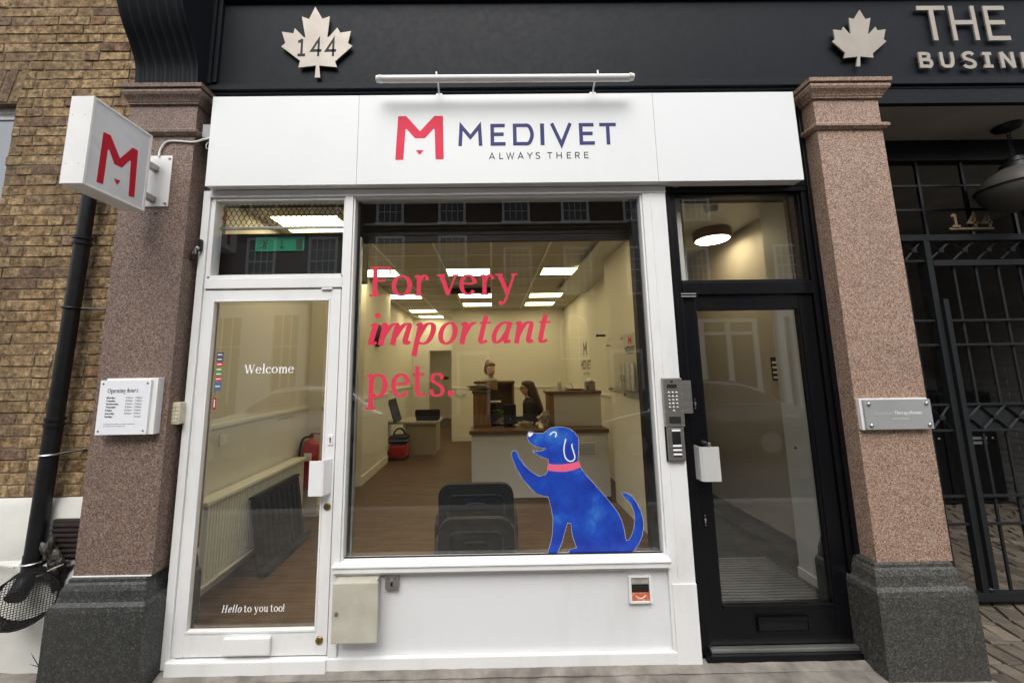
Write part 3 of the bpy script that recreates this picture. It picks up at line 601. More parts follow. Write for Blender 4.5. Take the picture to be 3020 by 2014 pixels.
for (x, z) in ((-2.14, 2.61), (-2.06, 2.612), (-2.12, 3.03), (-2.06, 3.03), (-1.99, 3.04)): lathe('drill_hole', [(.0055, -.001), (.0055, .0008)], (x, -.075, z), m_dark, pl, 'Y', 8)

# ================================================================= FASCIA
fa = thing('fascia', 'long blue black shop fascia above the white sign', 'fascia', (0, 0, 3.5))
box('board', (-1.88, 6.2, .02, .12, 3.40, 4.62), m_black, fa, 0)
boxes('bottom_moulding', [(-1.88, 6.2, -.005, .02, 3.47, 3.49), (-1.88, 6.2, -.022, .0199, 3.492, 3.512), (-1.88, 6.2, -.012, .0198, 3.514, 3.535), (-1.83, 6.2, .006, .0197, 3.54, 3.56)], m_black, fa, .003)
boxes('side_moulding', [(-1.875, -1.85, -.02, .02, 3.54, 4.6), (-1.845, -1.82, -.006, .0199, 3.56, 4.19)], m_black, fa, .003)
boxes('top_moulding', [(-1.84, 6.2, -.006, .0196, 4.185, 4.21), (-1.84, 6.2, -.03, .0195, 4.215, 4.26)], m_black, fa, .003)
box('lintel', (2.30, 6.2, -.004, .03, 3.362, 3.466), m_black, fa, .002)
cor = thing('corbel', 'fluted blue black scroll bracket on top of the left pillar', 'bracket', (-2.07, 0, 3.5))
prof = smoothpts([(3.459, -.092), (3.56, -.098), (3.63, -.113), (3.716, -.159), (3.806, -.218), (3.905, -.262), (4.02, -.292), (4.15, -.30), (4.35, -.29), (4.6, -.27)], 4)
bm = bmesh.new(); cols = []; NX = 84
for i in range(NX+1):
    u = i/NX; x = -2.268+u*.40; e = min(u, 1-u)
    dpt = 0 if e < .035 else .016*(.5-.5*math.cos(2*math.pi*6.5*((u-.035)/.93)))
    cols.append([bm.verts.new((x, y+dpt, z)) for z, y in prof])
for A, B in zip(cols, cols[1:]):
    for q in range(len(prof)-1): bm.faces.new((A[q], B[q], B[q+1], A[q+1]))
for A, s in ((cols[0], 1), (cols[-1], -1)):
    back = [bm.verts.new((v.co.x, .12, v.co.z)) for v in A]
    for q in range(len(A)-1): bm.faces.new((A[q], A[q+1], back[q+1], back[q]))
bm_obj('scroll', bm, m_black, cor, True)
box('back_block', (-2.266, -1.87, -.06, .12, 3.4595, 4.6), m_black, cor, 0)

# ================================================================= LEAF SIGNS AND LETTERS
def leaf(pts, z, Y, parent, mat):
    conv = lambda u, v, d: at(*z(u, v), Y=Y) + Vector((0, d, 0))
    bm = bmesh.new(); add_prism(bm, pts, 0, .008, conv); o = bm_obj('leaf_plate', bm, mat, parent); return o
L1 = [(993, 55), (1048, 148), (1105, 128), (1096, 205), (1085, 290), (1098, 286), (1163, 215), (1185, 255), (1268, 242), (1245, 335), (1280, 357), (1145, 475), (1160, 520), (1023, 507), (1030, 600), (988, 600), (998, 507), (862, 523), (875, 470), (730, 360), (762, 335), (735, 247), (825, 260), (835, 220), (905, 290), (917, 290), (902, 205), (890, 130), (945, 150)]
t = thing('leaf_sign', 'brushed steel maple leaf plate numbered 144 on the dark fascia', 'sign', (-1.16, 0, 3.85))
leaf(L1, ZF, -.004, t, m_gilt)
for (a, b, c) in ((852, 922, '1'), (945, 1045, '4'), (1058, 1158, '4')):
    p0, p1 = at(*ZF(a, 438), Y=-.004), at(*ZF(b, 305), Y=-.004); letter(sans_glyph(c, .08), p0.x, p1.x, p0.z, p1.z-p0.z, (0, -.004, 0), FRONT, m_ink, t, 0, 'numeral')
for p in ((993, 120), (820, 330), (1190, 330)): tube('spacer', [at(*ZF(*p), Y=.005), at(*ZF(*p), Y=.005)+Vector((0, .016, 0))], .006, m_steel, t, 8)
L2 = [(303, 67), (340, 128), (375, 120), (366, 175), (358, 225), (366, 224), (408, 178), (420, 203), (475, 195), (462, 262), (481, 274), (390, 355), (395, 383), (307, 375), (308, 440), (281, 440), (290, 375), (200, 385), (207, 350), (121, 275), (140, 260), (128, 197), (185, 203), (195, 178), (236, 224), (243, 225), (238, 175), (232, 120), (265, 128)]
t = thing('leaf_sign', 'plain brushed steel maple leaf on fascia above the right pillar', 'sign', (2.56, 0, 3.85))
leaf(L2, ZR, -.01, t, m_gilt)
for p in ((303, 110), (200, 260), (400, 260)): tube('spacer', [at(*ZR(*p), Y=.0), at(*ZR(*p), Y=.0)+Vector((0, .021, 0))], .006, m_steel, t, 8)
def raised(name, label, chars, spans, y0, y1, w, depth):
    t = thing(name, label, 'sign', tuple(at(*ZR(spans[0][0], y1), Y=.0)))
    for c, (a, b) in zip(chars, spans):
        p0, p1 = at(*ZR(a, y1), Y=-.008), at(*ZR(b, y0), Y=-.008); p2 = at(*ZR(a, y0), Y=-.008); x1 = at(*ZR(b, y1), Y=-.008).x
        letter(sans_glyph(c, w), p0.x, x1, p0.z, p2.z-p0.z, (0, .004, 0), FRONT, m_gilt, t, depth)
        tube('spacer', [((p0.x+x1)/2 if c in 'Ti' else p0.x+.014, -.003, (p0.z+p2.z)/2), ((p0.x+x1)/2 if c in 'Ti' else p0.x+.014, .021, (p0.z+p2.z)/2)], .005, m_steel, t, 6)
raised('raised_lettering', 'tall slim steel letters THE on the dark fascia', 'THE', ((722, 910), (935, 1107), (1166, 1312)), 37, 265, .062, .007)
raised('raised_lettering', 'bold steel letters BUSINE below the word THE on the fascia', 'BUSiNE', ((710, 800), (850, 945), (995, 1088), (1135, 1195), (1250, 1345), (1392, 1475)), 343, 447, .10, .008)

# ================================================================= WHITE SHOP SIGN
sg = thing('shop_sign', 'long white sign board with navy capitals above the shop window', 'sign', (.1, -.03, 2.8))
SY = -.06
for a, b in ((-1.785, -.8395), (-.8375, 1.0715), (1.0735, 2.0)): box('panel', (a, b, SY, -.052, 2.797, 3.41), m_signw, sg, .0012)
box('tray', (-1.782, 1.997, -.052, .018, 2.8, 3.408), m_signw, sg, .001)
sx = lambda u: at(*ZL(u, 730), Y=SY).x
zt, zb = at(*ZL(1400, 632), Y=SY).z, at(*ZL(1400, 822), Y=SY).z
word('MEDIVET', [(sx(a), sx(b)) for a, b in ((740, 948), (1018, 1148), (1213, 1395), (1450, 1485), (1537, 1727), (1787, 1920), (1965, 2110))], 'sans', zb, zt-zb, (0, SY, 0), FRONT, m_navy, sg, 0, .083)
zt, zb = at(*ZL(1440, 882), Y=SY).z, at(*ZL(1440, 938), Y=SY).z; sx = lambda u: at(*ZL(u, 910), Y=SY).x
word('ALWAYSTHERE', [(sx(a), sx(b)) for a, b in ((1005, 1058), (1095, 1128), (1155, 1225), (1253, 1307), (1335, 1385), (1408, 1450), (1513, 1553), (1590, 1637), (1680, 1717), (1752, 1793), (1830, 1868))], 'sans', zb, zt-zb, (0, SY, 0), FRONT, m_ink, sg, 0, .07)
logo_m([(193, 942), (197, 947), (258, 947), (263, 942), (282, 684), (292, 680), (365, 760), (450, 760), (524, 678), (535, 684), (542, 937), (547, 942), (608, 942), (613, 937), (607, 572), (601, 566), (532, 566), (408, 700), (288, 568), (224, 569), (218, 575)], [(372, 863), (440, 863), (408, 900), (400, 900)], lambda u, v: at(*ZL(u, v), Y=SY), Vector((0, -1, 0)), m_red, sg)
# lamp over the sign
lm = thing('sign_lamp', 'white strip lamp on two stays above the shop sign', 'lamp', (.1, -.17, 3.38))
LY = -.17; zc = at(*ZL(1150, 238), Y=LY).z; xa, xb = at(*ZL(30, 240), Y=LY).x, at(*ZL(2260, 235), Y=LY).x
tube('tube', [(xa+.03, LY, zc), (xb-.03, LY, zc-.004)], .0215, m_white2, lm, 16)
tube('lens', [(xa+.035, LY, zc-.010), (xb-.035, LY, zc-.014)], .0145, M("frosted_lens", (.78, .77, .74), (.72, .71, .68), 4, .3), lm, 12)
m_cap = M("grey_end_cap", (.62, .62, .60), (.5, .5, .48), 20, .35)
for x, s in ((xa, 1), (xb, -1)):
    c = tube('end_cap', [(x, LY, zc), (x+s*.028, LY, zc)], [.019, .0245], m_white2, lm, 14); lathe('plug', [(.009, -.004), (.012, .004)], (x, LY, zc), m_cap, c, 'X', 10)
for u in (550, 1948):
    x = at(*ZL(u, 200), Y=LY).x; s = tube('stay', smoothpts([(x, LY, zc+.045), (x, LY, zc+.0), (x, -.11, zc+.03), (x, -.045, 3.425), (x, .015, 3.43)], 4), .0055, m_white2, lm, 8)
    box('foot', (x-.02, x+.02, -.046, -.03, 3.4105, 3.432), m_white2, s, .003)

# ================================================================= PROJECTING SIGN
ps = thing('projecting_sign', 'white box sign with red M logo jutting out from the left pillar', 'sign', (-2.08, -.36, 2.58))
PX, PX0, PY0, PY1, PZ0, PZ1 = -2.023, -2.135, -.527, -.19, 2.575, 3.05
box('case', (PX0, PX-.006, PY0, PY1, PZ0, PZ1), m_white2, ps, .003)
boxes('face_frame', [(PX-.006, PX+.004, PY0, PY0+.012, PZ0, PZ1), (PX-.006, PX+.004, PY1-.012, PY1, PZ0, PZ1), (PX-.006, PX+.004, PY0+.012, PY1-.012, PZ0, PZ0+.012), (PX-.006, PX+.004, PY0+.012, PY1-.012, PZ1-.012, PZ1)], m_white2, ps, .001)
box('face', (PX-.0055, PX-.001, PY0+.012, PY1-.012, PZ0+.012, PZ1-.012), M("grey_white_acrylic", (.66, .66, .67), (.62, .62, .63), 3, .3), ps, 0)
logo_m([(637, 1200), (645, 1207), (680, 1218), (712, 990), (722, 992), (755, 1085), (805, 1110), (855, 1062), (864, 1066), (849, 1292), (855, 1298), (886, 1305), (911, 1000), (905, 992), (876, 977), (792, 1048), (732, 898), (727, 893), (688, 875), (683, 877)], [(752, 1180), (795, 1195), (776, 1221), (771, 1220)], lambda u, v: at(*Z1(u, v), X=PX-.001), Vector((1, 0, 0)), m_red2, ps)
for z in (2.68, 2.945):
    for x in (PX0+.02, PX-.03): lathe('rivet', [(.003, -.001), (.002, .0012)], (x, PY0, z), m_steel, ps, 'Y', 8)
box('wall_plate', (-2.16, -1.985, -.083, -.0755, 2.655, 2.99), m_white2, ps, .003)
for z in (2.70, 2.90): box('arm', (-2.095, -2.06, -.19, -.083, z-.018, z+.018), m_steel, ps, .003)
for x in (-2.14, -2.0):
    for z in (2.675, 2.97): lathe('bolt', [(.008, 0), (.008, .004), (.004, .006)], (x, -.083, z), m_steel, ps, 'Y', 8)
cb_ = thing('sign_cable', 'white cable looping from the projecting sign to the shop sign', 'cable', (-1.9, -.08, 3.0))
pts = [at(*Z1(u, v), Y=y) for u, v, y in ((1050, 1033, -.088), (1062, 985, -.085), (1105, 938, -.082), (1180, 934, -.082), (1280, 940, -.082), (1345, 922, -.075), (1385, 912, -.055))]
tube('cable', smoothpts([tuple(p) for p in pts], 5), .0055, m_white2, cb_, 8)
tube('cable_tail', smoothpts([(-1.80, -.03, 3.12), (-1.815, -.04, 3.09), (-1.81, -.04, 3.06), (-1.79, -.03, 3.08)], 4), .003, m_white2, cb_, 6)
jb = thing('junction_box', 'small grey junction box at the left end of the shop sign', 'box', (-1.815, -.03, 3.12))
box('case', (-1.835, -1.788, -.05, .0, 3.135, 3.215), m_slate, jb, .004); box('lid', (-1.837, -1.789, -.055, -.0505, 3.13, 3.22), m_slate, jb, .002)

# ================================================================= OPENING HOURS PLAQUE, RIGHT PLAQUE, KEYPADS
oh = thing('hours_plaque', 'white opening hours plaque screwed to the left pillar', 'plaque', (-2.06, -.1, 1.3))
HX0, HX1, HZ0, HZ1 = -2.212, -1.928, 1.302, 1.602
box('backing_box', (-2.19, -1.90, -.118, -.0755, 1.30, 1.612), m_white2, oh, .002); box('board', (HX0, HX1, -.131, -.119, HZ0, HZ1), M("plaque_white", (.78, .79, .82), (.75, .76, .79), 3, .3), oh, .0015)
for x in (HX0+.018, HX1-.018):
    for z in (HZ0+.02, HZ1-.02): lathe('screw', [(.0045, 0), (.0045, .002), (.002, .003)], (x, -.131, z), m_ink, oh, 'Y', 8)
HO = (0, -.131, 0)
auto_word('Opening', 'serif', -2.167, -2.066, 1.532, .0165, HO, FRONT, m_ink, oh); auto_word('hours:', 'serif', -2.058, -1.99, 1.5335, .0165, HO, FRONT, m_ink, oh, True)
for i, (d, h) in enumerate((('Monday:', '8:30am - 7:00pm'), ('Tuesday:', '8:30am - 7:00pm'), ('Wednesday:', '8:30am - 7:00pm'), ('Thursday:', '8:30am - 7:00pm'), ('Friday:', '8:30am - 7:00pm'), ('Saturday:', '8:30am - 5:00pm'), ('Sunday:', 'Closed'))):
    z = 1.500-i*.0172; small_print(d, -2.168, z, .0145, HO, FRONT, m_ink, oh, bold=.0004); small_print(h, -1.968, z, .0135, HO, FRONT, m_ink, oh, 'RIGHT')
small_print('In emergency and outside of our normal working hours,', -2.170, 1.358, .0078, HO, FRONT, m_ink, oh); small_print('please call our 24 hour emergency line', -2.170, 1.347, .0078, HO, FRONT, m_ink, oh)
tp = thing('rooms_plaque', 'grey studded plaque with white print on the right pillar', 'plaque', (2.32, -.1, 1.26))
box('backing', (2.118, 2.515, -.094, -.0755, 1.258, 1.434), m_white2, tp, .001); box('face', (2.133, 2.519, -.106, -.0945, 1.262, 1.428), m_slate, tp, .001)
for x in (2.158, 2.492):
    for z in (1.285, 1.405): lathe('stud', [(.009, 0), (.009, .008), (.006, .011)], (x, -.106, z), m_alu, tp, 'Y', 12)
m_pt = M("pale_teal_print", (.42, .50, .51), (.38, .46, .47), 4, .5)
TO = (0, -.106, 0)
auto_word('Barnsbury', 'serif', 2.192, 2.300, 1.345, .0118, TO, FRONT, m_pt, tp); auto_word('TherapyRooms', 'serif', 2.302, 2.462, 1.345, .0125, TO, FRONT, m_vwhite, tp)
small_print('2nd Floor Barnsbury', 2.335, 1.318, .0115, TO, FRONT, m_vwhite, tp, 'CENTER')
kp = thing('alarm_keypad', 'aged ivory keypad at the left edge of the white door frame', 'keypad', (-1.86, -.03, 1.34))
box('case', (-1.902, -1.822, -.045, .0, 1.342, 1.468), m_ivory, kp, .006); box('back_plate', (-1.91, -1.895, -.04, .0, 1.345, 1.46), m_brass, kp, .002)
for i in range(4):
    for j in range(5): box('key', (-1.896+i*.018, -1.882+i*.018, -.049, -.044, 1.355+j*.021, 1.369+j*.021), m_ivory, kp, .002)
ht = thing('hasp_padlock', 'small black padlock and hasp on the left door jamb', 'padlock', (-1.83, -.02, 2.33))
box('hasp', (-1.825, -1.808, -.022, -.0005, 2.39, 2.465), m_iron, ht, .003); box('lock_body', (-1.853, -1.829, -.04, -.012, 2.325, 2.37), m_bkpl, ht, .006)
tube('shackle', smoothpts([(-1.848, -.026, 2.37), (-1.845, -.026, 2.39), (-1.833, -.026, 2.395), (-1.832, -.026, 2.37)], 4), .004, m_steel, ht, 8); lathe('knob', [(.012, 0), (.012, .012), (.006, .018)], (-1.822, -.022, 2.405), m_steel, ht, 'Y', 12)

# ================================================================= WHITE SHOPFRONT
sf_ = thing('shopfront', 'white painted timber shopfront frame around the window and stall riser', 'shopfront', (0, 0, 0))
box('jamb', (-1.835, -1.79, 0, .12, .03, 2.795), m_white, sf_, .003); boxes('jamb_bead', [(-1.7895, -1.777, .012, .11, .09, 2.76)], m_white, sf_, .004)
box('header', (-1.79, 1.138, -.006, .12, 2.748, 2.794), m_white, sf_, .003)
boxes('fanlight_bead', [(-1.777, -1.757, .006, .06, 2.232, 2.748), (-.936, -.926, .006, .06, 2.232, 2.748), (-1.757, -.936, .008, .06, 2.728, 2.7478), (-1.757, -.936, .004, .06, 2.218, 2.238)], m_white, sf_, .004)
box('transom', (-1.777, -.926, -.004, .12, 2.152, 2.2175), m_white, sf_, .004)
box('mullion', (-.9255, -.875, -.003, .12, .03, 2.748), m_white, sf_, .004)
boxes('window_bead', [(-.8745, -.863, .008, .07, .566, 2.7478), (.972, .985, .008, .07, .566, 2.7478), (-.863, .972, .010, .07, 2.735, 2.7477)], m_white, sf_, .003)
box('post', (.9855, 1.136, -.002, .12, .03, 2.748), m_white, sf_, .003); box('post_bead', (1.036, 1.042, -.006, .0, .45, 2.745), m_white, sf_, .002)
bm = bmesh.new(); add_prism(bm, [(-.035, .545), (-.043, .55), (-.043, .556), (.05, .572), (.05, .52), (-.035, .52)], -.905, .99, lambda u, v, d: Vector((d, u, v))); bm_obj('sill', bm, m_white, sf_)
box('sill_apron', (-.90, .985, -.012, .05, .497, .5195), m_white, sf_, .003)
box('stall_riser', (-.875, .985, .016, .12, .03, .498), m_riser, sf_, .001)
boxes('plinth_board', [(-.93, 1.02, -.008, .0155, .01, .075)], m_white, sf_, .006); box('post_foot', (1.0, 1.136, -.010, -.0025, .01, .42), m_white, sf_, .002)
box('door_sill', (-1.80, -.9258, -.02, .12, .005, .078), m_white, sf_, .006)
wg = box('window_pane', (-.868, .978, .040, .045, .56, 2.742), m_glass, sf_, 0)
box('fanlight_pane', (-1.765, -.93, .035, .04, 2.226, 2.74), m_glass, sf_, 0)
box('glazing_strip', (-.868, .978, .030, .0398, .567, .574), m_bkpl, sf_, 0)

# ================================================================= WHITE SHOP DOOR
sd = thing('shop_door', 'white framed glass shop door with Welcome lettering', 'door', (-1.36, .02, .08))
DZ0, DZ1 = .088, 2.143
box('stile', (-1.773, -1.722, .004, .05, DZ0, DZ1), m_white, sd, .004); box('stile', (-.994, -.932, .004, .05, DZ0, DZ1), m_white, sd, .004)
box('top_rail', (-1.722, -.994, .006, .05, 2.082, DZ1), m_white, sd, .003); box('bottom_rail', (-1.722, -.994, .006, .05, DZ0, .205), m_white, sd, .003)
boxes('glazing_bead', [(-1.722, -1.711, .002, .03, .205, 2.082), (-1.005, -.994, .002, .03, .205, 2.082), (-1.711, -1.005, .002, .03, 2.070, 2.082), (-1.711, -1.005, .002, .03, .205, .219)], m_white, sd, .003)
box('pane', (-1.715, -1.0, .028, .034, .212, 2.076), m_glassd, sd, 0)
box('letter_flap', (-1.492, -1.236, -.018, .004, .105, .192), m_white, sd, .006)
bm = bmesh.new(); add_prism(bm, [(-1.046, -.06), (-.975, -.06), (-.965, -.056), (-.942, .004), (-.948, .004), (-.968, -.05), (-1.046, -.052)], .938, 1.128, lambda u, v, d: Vector((u, v, d))); bm_obj('handle_guard', bm, m_white, sd)
kl = box('key_plate', (-.972, -.944, -.002, .005, 1.205, 1.262), m_white, sd, .002); lathe('keyhole', [(.006, 0), (.006, .002)], (-.958, -.002, 1.242), m_brass, kl, 'Y', 12); box('key_slot', (-.961, -.955, -.004, -.0021, 1.218, 1.24), m_dark, kl, 0)
for x, z in ((-.961, .862), (-.974, .163)):
    b = lathe('brass_lock', [(.021, 0), (.021, .004), (.018, .007), (.008, .007)], (x, .004, z), m_brass, sd, 'Y', 18); box('key_slot', (x-.0015, x+.0015, -.0045, -.002, z-.008, z+.004), m_dark, b, 0)
box('closer_strip', (-1.05, -.985, -.006, .004, 2.138, 2.149), m_white, sd, .001)
# door vinyls
SP = (.108, .042)
wv = thing('door_lettering', 'small white serif word Welcome on the shop door glass', 'lettering', (-1.36, .027, 1.63)); GY = .028
auto_word('Welcome', 'serif', -1.512, -1.209, 1.629, .0375, (0, GY, 0), FRONT, m_vwhite, wv, gap=.1)
wv = thing('door_lettering', 'small white words Hello to you too low on the shop door glass', 'lettering', (-1.36, .027, .3))
auto_word('Hello', 'serif', -1.540, -1.428, .2985, .027, (0, GY, 0), FRONT, m_vwhite, wv, True, gap=.1); auto_word('to you too!', 'serif', -1.416, -1.189, .2985, .027, (0, GY, 0), FRONT, m_vwhite, wv, gap=.1, space=.45)
stk = thing('sticker_strip', 'column of small card payment stickers on the shop door glass', 'stickers', (-1.66, .027, 1.42))
cols_ = [(.03, .04, .09), (.025, .045, .10), (.42, .03, .03), (.09, .20, .03), (.10, .19, .05), (.40, .04, .04), (.06, .10, .19)]
for (a, b), cc in zip(((1.759, 1.733), (1.730, 1.703), (1.700, 1.674), (1.670, 1.642), (1.639, 1.618), (1.612, 1.585), (1.581, 1.528)), cols_):
    o = box('sticker', (-1.685, -1.645, GY-.0012, GY-.0002, b, a), M("sticker_print", cc, tuple(v*1.5 for v in cc), 60, .5), stk, 0)
    box('sticker_print', (-1.679, -1.651, GY-.0016, GY-.00125, (a+b)/2-.003, (a+b)/2+.003), m_vwhite, o, 0)
o = box('sticker', (-1.687, -1.667, GY-.0012, GY-.0002, 1.417, 1.487), M("sticker_red", (.28, .02, .025), (.35, .03, .03), 60, .5), stk, 0); box('sticker_print', (-1.68, -1.674, GY-.0016, GY-.00125, 1.43, 1.475), m_vwhite, o, 0)

# ================================================================= WINDOW VINYLS
SP = (.118, .046)
WYG = .0395
wl_ = thing('window_lettering', 'large pink serif words For very important pets on the window', 'lettering', (-.2, WYG, 1.4))
def px_line(spans, x_of): return [(x_of(a), x_of(b)) for a, b in spans]
word('Forvery', px_line(((123, 320), (325, 517), (540, 672), (750, 950), (955, 1120), (1150, 1280), (1290, 1497)), lambda u: -.767+(u-123)*.000682), 'serif', 2.1, .1345, (0, WYG, 0), FRONT, m_vpink, wl_)
word('important', px_line(((110, 222), (203, 515), (512, 740), (758, 940), (953, 1115), (1128, 1250), (1253, 1450), (1460, 1648), (1683, 1805)), lambda u: -.768+(u-109)*.000672), 'serif', 1.79, .139, (0, WYG, 0), FRONT, m_vpink, wl_, it=True)
word('pets.', px_line(((90, 290), (322, 500), (520, 642), (675, 822), (845, 905)), lambda u: -.767+(u-95)*.000658), 'serif', 1.474, .142, (0, WYG, 0), FRONT, m_vpink, wl_)
dg_ = thing('dog_decal', 'blue sitting dog vinyl raising a paw at the lower right of window', 'decal', (.75, WYG, .57))
dogp = [(262, 195), (275, 178), (300, 182), (350, 198), (420, 195), (450, 170), (490, 145), (540, 132), (610, 133), (680, 150), (735, 190), (768, 240), (772, 310), (768, 400), (762, 475), (775, 505), (800, 555), (860, 630), (950, 730), (1040, 830), (1110, 915), (1165, 990), (1205, 1070), (1230, 1160), (1242, 1240), (1250, 1272), (1275, 1268), (1305, 1220), (1328, 1140), (1338, 1060), (1325, 970), (1295, 900), (1240, 845), (1210, 810), (1218, 792), (1245, 792), (1300, 822), (1350, 885), (1395, 970), (1420, 1060), (1425, 1130), (1412, 1220), (1380, 1300), (1330, 1370), (1270, 1412), (1000, 1424), (670, 1432), (668, 1400), (690, 1360), (755, 1345), (735, 1300), (710, 1220), (700, 1150), (697, 1102), (660, 1092), (640, 1160), (605, 1290), (560, 1395), (530, 1440), (458, 1440), (465, 1390), (495, 1290), (512, 1180), (515, 1050), (500, 960), (482, 890), (466, 832), (420, 825), (350, 803), (290, 745), (215, 660), (150, 555), (110, 460), (97, 405), (105, 378), (130, 370), (152, 390), (180, 450), (230, 520), (300, 585), (370, 628), (430, 615), (455, 590), (465, 560), (470, 500), (470, 455), (420, 440), (360, 415), (325, 390), (306, 368), (350, 378), (400, 372), (440, 355), (448, 347), (400, 345), (340, 325), (285, 295), (262, 255), (255, 220)]
def decal(name, pts, mat, off, parent):
    bm = bmesh.new(); V = [bm.verts.new(at(*ZD(*p), Y=WYG-off)) for p in pts]; f = bm.faces.new(V); f.normal_update()
    if f.normal.y > 0: f.normal_flip()
    bmesh.ops.triangulate(bm, faces=[f]); me = bpy.data.meshes.new(name); bm.to_mesh(me); bm.free(); return link(name, me, mat, parent)
m_blue, nt, bs = nodes_of("blue_watercolour_vinyl"); vv = coords(nt); n1 = noise(nt, vv, 7, 8, .6); r1 = ramp(nt, [(.36, (.004, .026, .29)), (.56, (.006, .06, .43)), (.74, (.035, .18, .56))]); nt.links.new(n1.outputs[0], r1.inputs[0]); nt.links.new(r1.outputs[0], bs.inputs['Base Color']); bs.inputs['Roughness'].default_value = .5
import mathutils
cxm = sum(p[0] for p in dogp)/len(dogp); decal('body', dogp, m_blue, .0004, dg_)
# pale cut line round the vinyl
bm = bmesh.new(); N = len(dogp)
for q in stroke_quads(dogp+[dogp[0]], (2.0, 2.0)):
    bm.faces.new([bm.verts.new(at(*ZD(*p), Y=WYG-.0002)) for p in q])
bm_obj('cut_edge', bm, m_vwhite, dg_)
decal('collar', [(460, 500), (520, 508), (610, 507), (700, 495), (776, 475), (798, 535), (720, 566), (640, 582), (560, 582), (457, 570)], m_collar, .0008, dg_)
decal('nose', [(270, 188), (315, 193), (312, 207), (285, 232), (268, 228), (264, 210)], m_vwhite, .0008, dg_)
def dline(name, pts, w):
    bm = bmesh.new()
    for q in stroke_quads(smoothpts(pts, 5), (w, w)): bm.faces.new([bm.verts.new(at(*ZD(*p), Y=WYG-.001)) for p in q])
    o = bm_obj(name, bm, m_vwhite, dg_)
dline('ear_line', [(644, 253), (628, 320), (625, 380), (640, 440), (668, 470), (700, 476), (727, 460), (733, 425), (718, 370), (705, 330), (707, 300)], 6); dline('eye_line', [(483, 213), (505, 190), (530, 182), (546, 195), (546, 215), (535, 234)], 6)

# ================================================================= FITTINGS ON THE STALL RISER
mb = thing('meter_box', 'aged ivory meter box under the left end of the window sill', 'box', (-.76, -.04, .19))
box('case', (-.874, -.645, -.066, .012, .205, .4955), m_beige, mb, .004); dr = box('lid', (-.878, -.632, -.084, -.067, .197, .497), m_beige, mb, .006); lathe('lock', [(.011, 0), (.011, .004), (.005, .006)], (-.866+.014, -.084, .345), m_steel, dr, 'Y', 14)
ks = thing('key_switch', 'small square steel key switch beside the meter box', 'switch', (-.576, 0, .42))
box('plate', (-.614, -.540, -.012, .0155, .421, .496), m_steel, ks, .002); lathe('cylinder', [(.009, 0), (.009, .005)], (-.577, -.012, .472), m_alu, ks, 'Y', 12); box('key_slot', (-.583, -.571, -.0155, -.0125, .44, .466), m_ink, ks, .003)
for x in (-.597, -.556): lathe('screw', [(.003, 0), (.003, .001)], (x, -.012, .478), m_ink, ks, 'Y', 8)
fs = thing('recessed_switch_box', 'open recessed switch box with orange panel low on the stall riser', 'switch box', (.82, 0, .32))
boxes('frame', [(.756, .770, -.006, .0155, .322, .465), (.871, .886, -.006, .0155, .322, .465), (.770, .871, -.006, .0155, .322, .333), (.770, .871, -.006, .0155, .455, .465)], m_white, fs, .002)
box('recess', (.770, .871, .005, .0155, .333, .455), m_dark, fs, 0); box('worn_label', (.772, .869, .0, .0048, .420, .453), M("worn_card", (.42, .40, .36), (.2, .18, .15), 40, .8), fs, 0)
op = box('orange_panel', (.772, .869, -.002, .0048, .334, .375), M("faded_orange", (.55, .10, .03), (.62, .30, .20), 45, .6, lo=.45, hi=.65), fs, .001)
tube('curve_mark', smoothpts([(.792, -.003, .362), (.808, -.003, .350), (.828, -.003, .349), (.85, -.003, .362)], 4), .002, m_vwhite, op, 5)

# ================================================================= BLACK ENTRANCE
be = thing('entrance_frame', 'black painted timber frame with glazed fanlight beside the shop window', 'door frame', (1.63, .03, 0))
box('jamb', (1.138, 1.175, .022, .16, .0, 2.80), m_door, be, .003); boxes('jamb_bead', [(1.1755, 1.214, .034, .16, .0, 2.765)], m_door, be, .004)
box('jamb', (2.05, 2.085, .034, .16, .0, 2.765), m_door, be, .004); boxes('jamb_bead', [(2.0855, 2.113, .018, .16, .0, 3.46), (2.0, 2.0855, .024, .16, 2.80, 3.46)], m_door, be, .006)
box('head', (1.1755, 2.085, .028, .16, 2.766, 2.80), m_door, be, .004)
boxes('fanlight_bead', [(1.2145, 1.226, .05, .09, 2.172, 2.766), (2.038, 2.0495, .05, .09, 2.172, 2.766), (1.226, 2.038, .05, .09, 2.752, 2.7655), (1.226, 2.038, .046, .09, 2.165, 2.180)], m_door, be, .003)
box('transom', (1.2145, 2.0495, .03, .16, 2.082, 2.164), m_door, be, .004)
box('fanlight_pane', (1.22, 2.045, .066, .071, 2.17, 2.76), m_glassd, be, 0)
box('step', (1.165, 2.10, -.006, .16, .0, .045), m_door, be, .004); box('threshold_bar', (1.205, 2.085, .018, .046, .0455, .066), m_alu, be, .003)
bd = thing('black_door', 'black glazed entrance door beside the steel intercom', 'door', (1.63, .06, .06))
DY0, DY1 = .048, .095
box('stile', (1.218, 1.298, DY0, DY1, .066, 2.078), m_door, bd, .003); box('stile', (1.958, 2.046, DY0, DY1, .066, 2.078), m_door, bd, .003)
box('top_rail', (1.298, 1.958, DY0+.001, DY1, 1.985, 2.078), m_door, bd, .003); box('bottom_rail', (1.298, 1.958, DY0+.001, DY1, .066, .262), m_door, bd, .003)
boxes('glazing_bead', [(1.298, 1.308, DY0+.006, DY0+.02, .262, 1.985), (1.946, 1.958, DY0+.004, DY0+.02, .262, 1.985), (1.308, 1.946, DY0-.004, DY0+.02, .258, .272)], m_door, bd, .003)
box('pane', (1.30, 1.955, DY0+.022, DY0+.028, .26, 1.987), m_glassd, bd, 0)
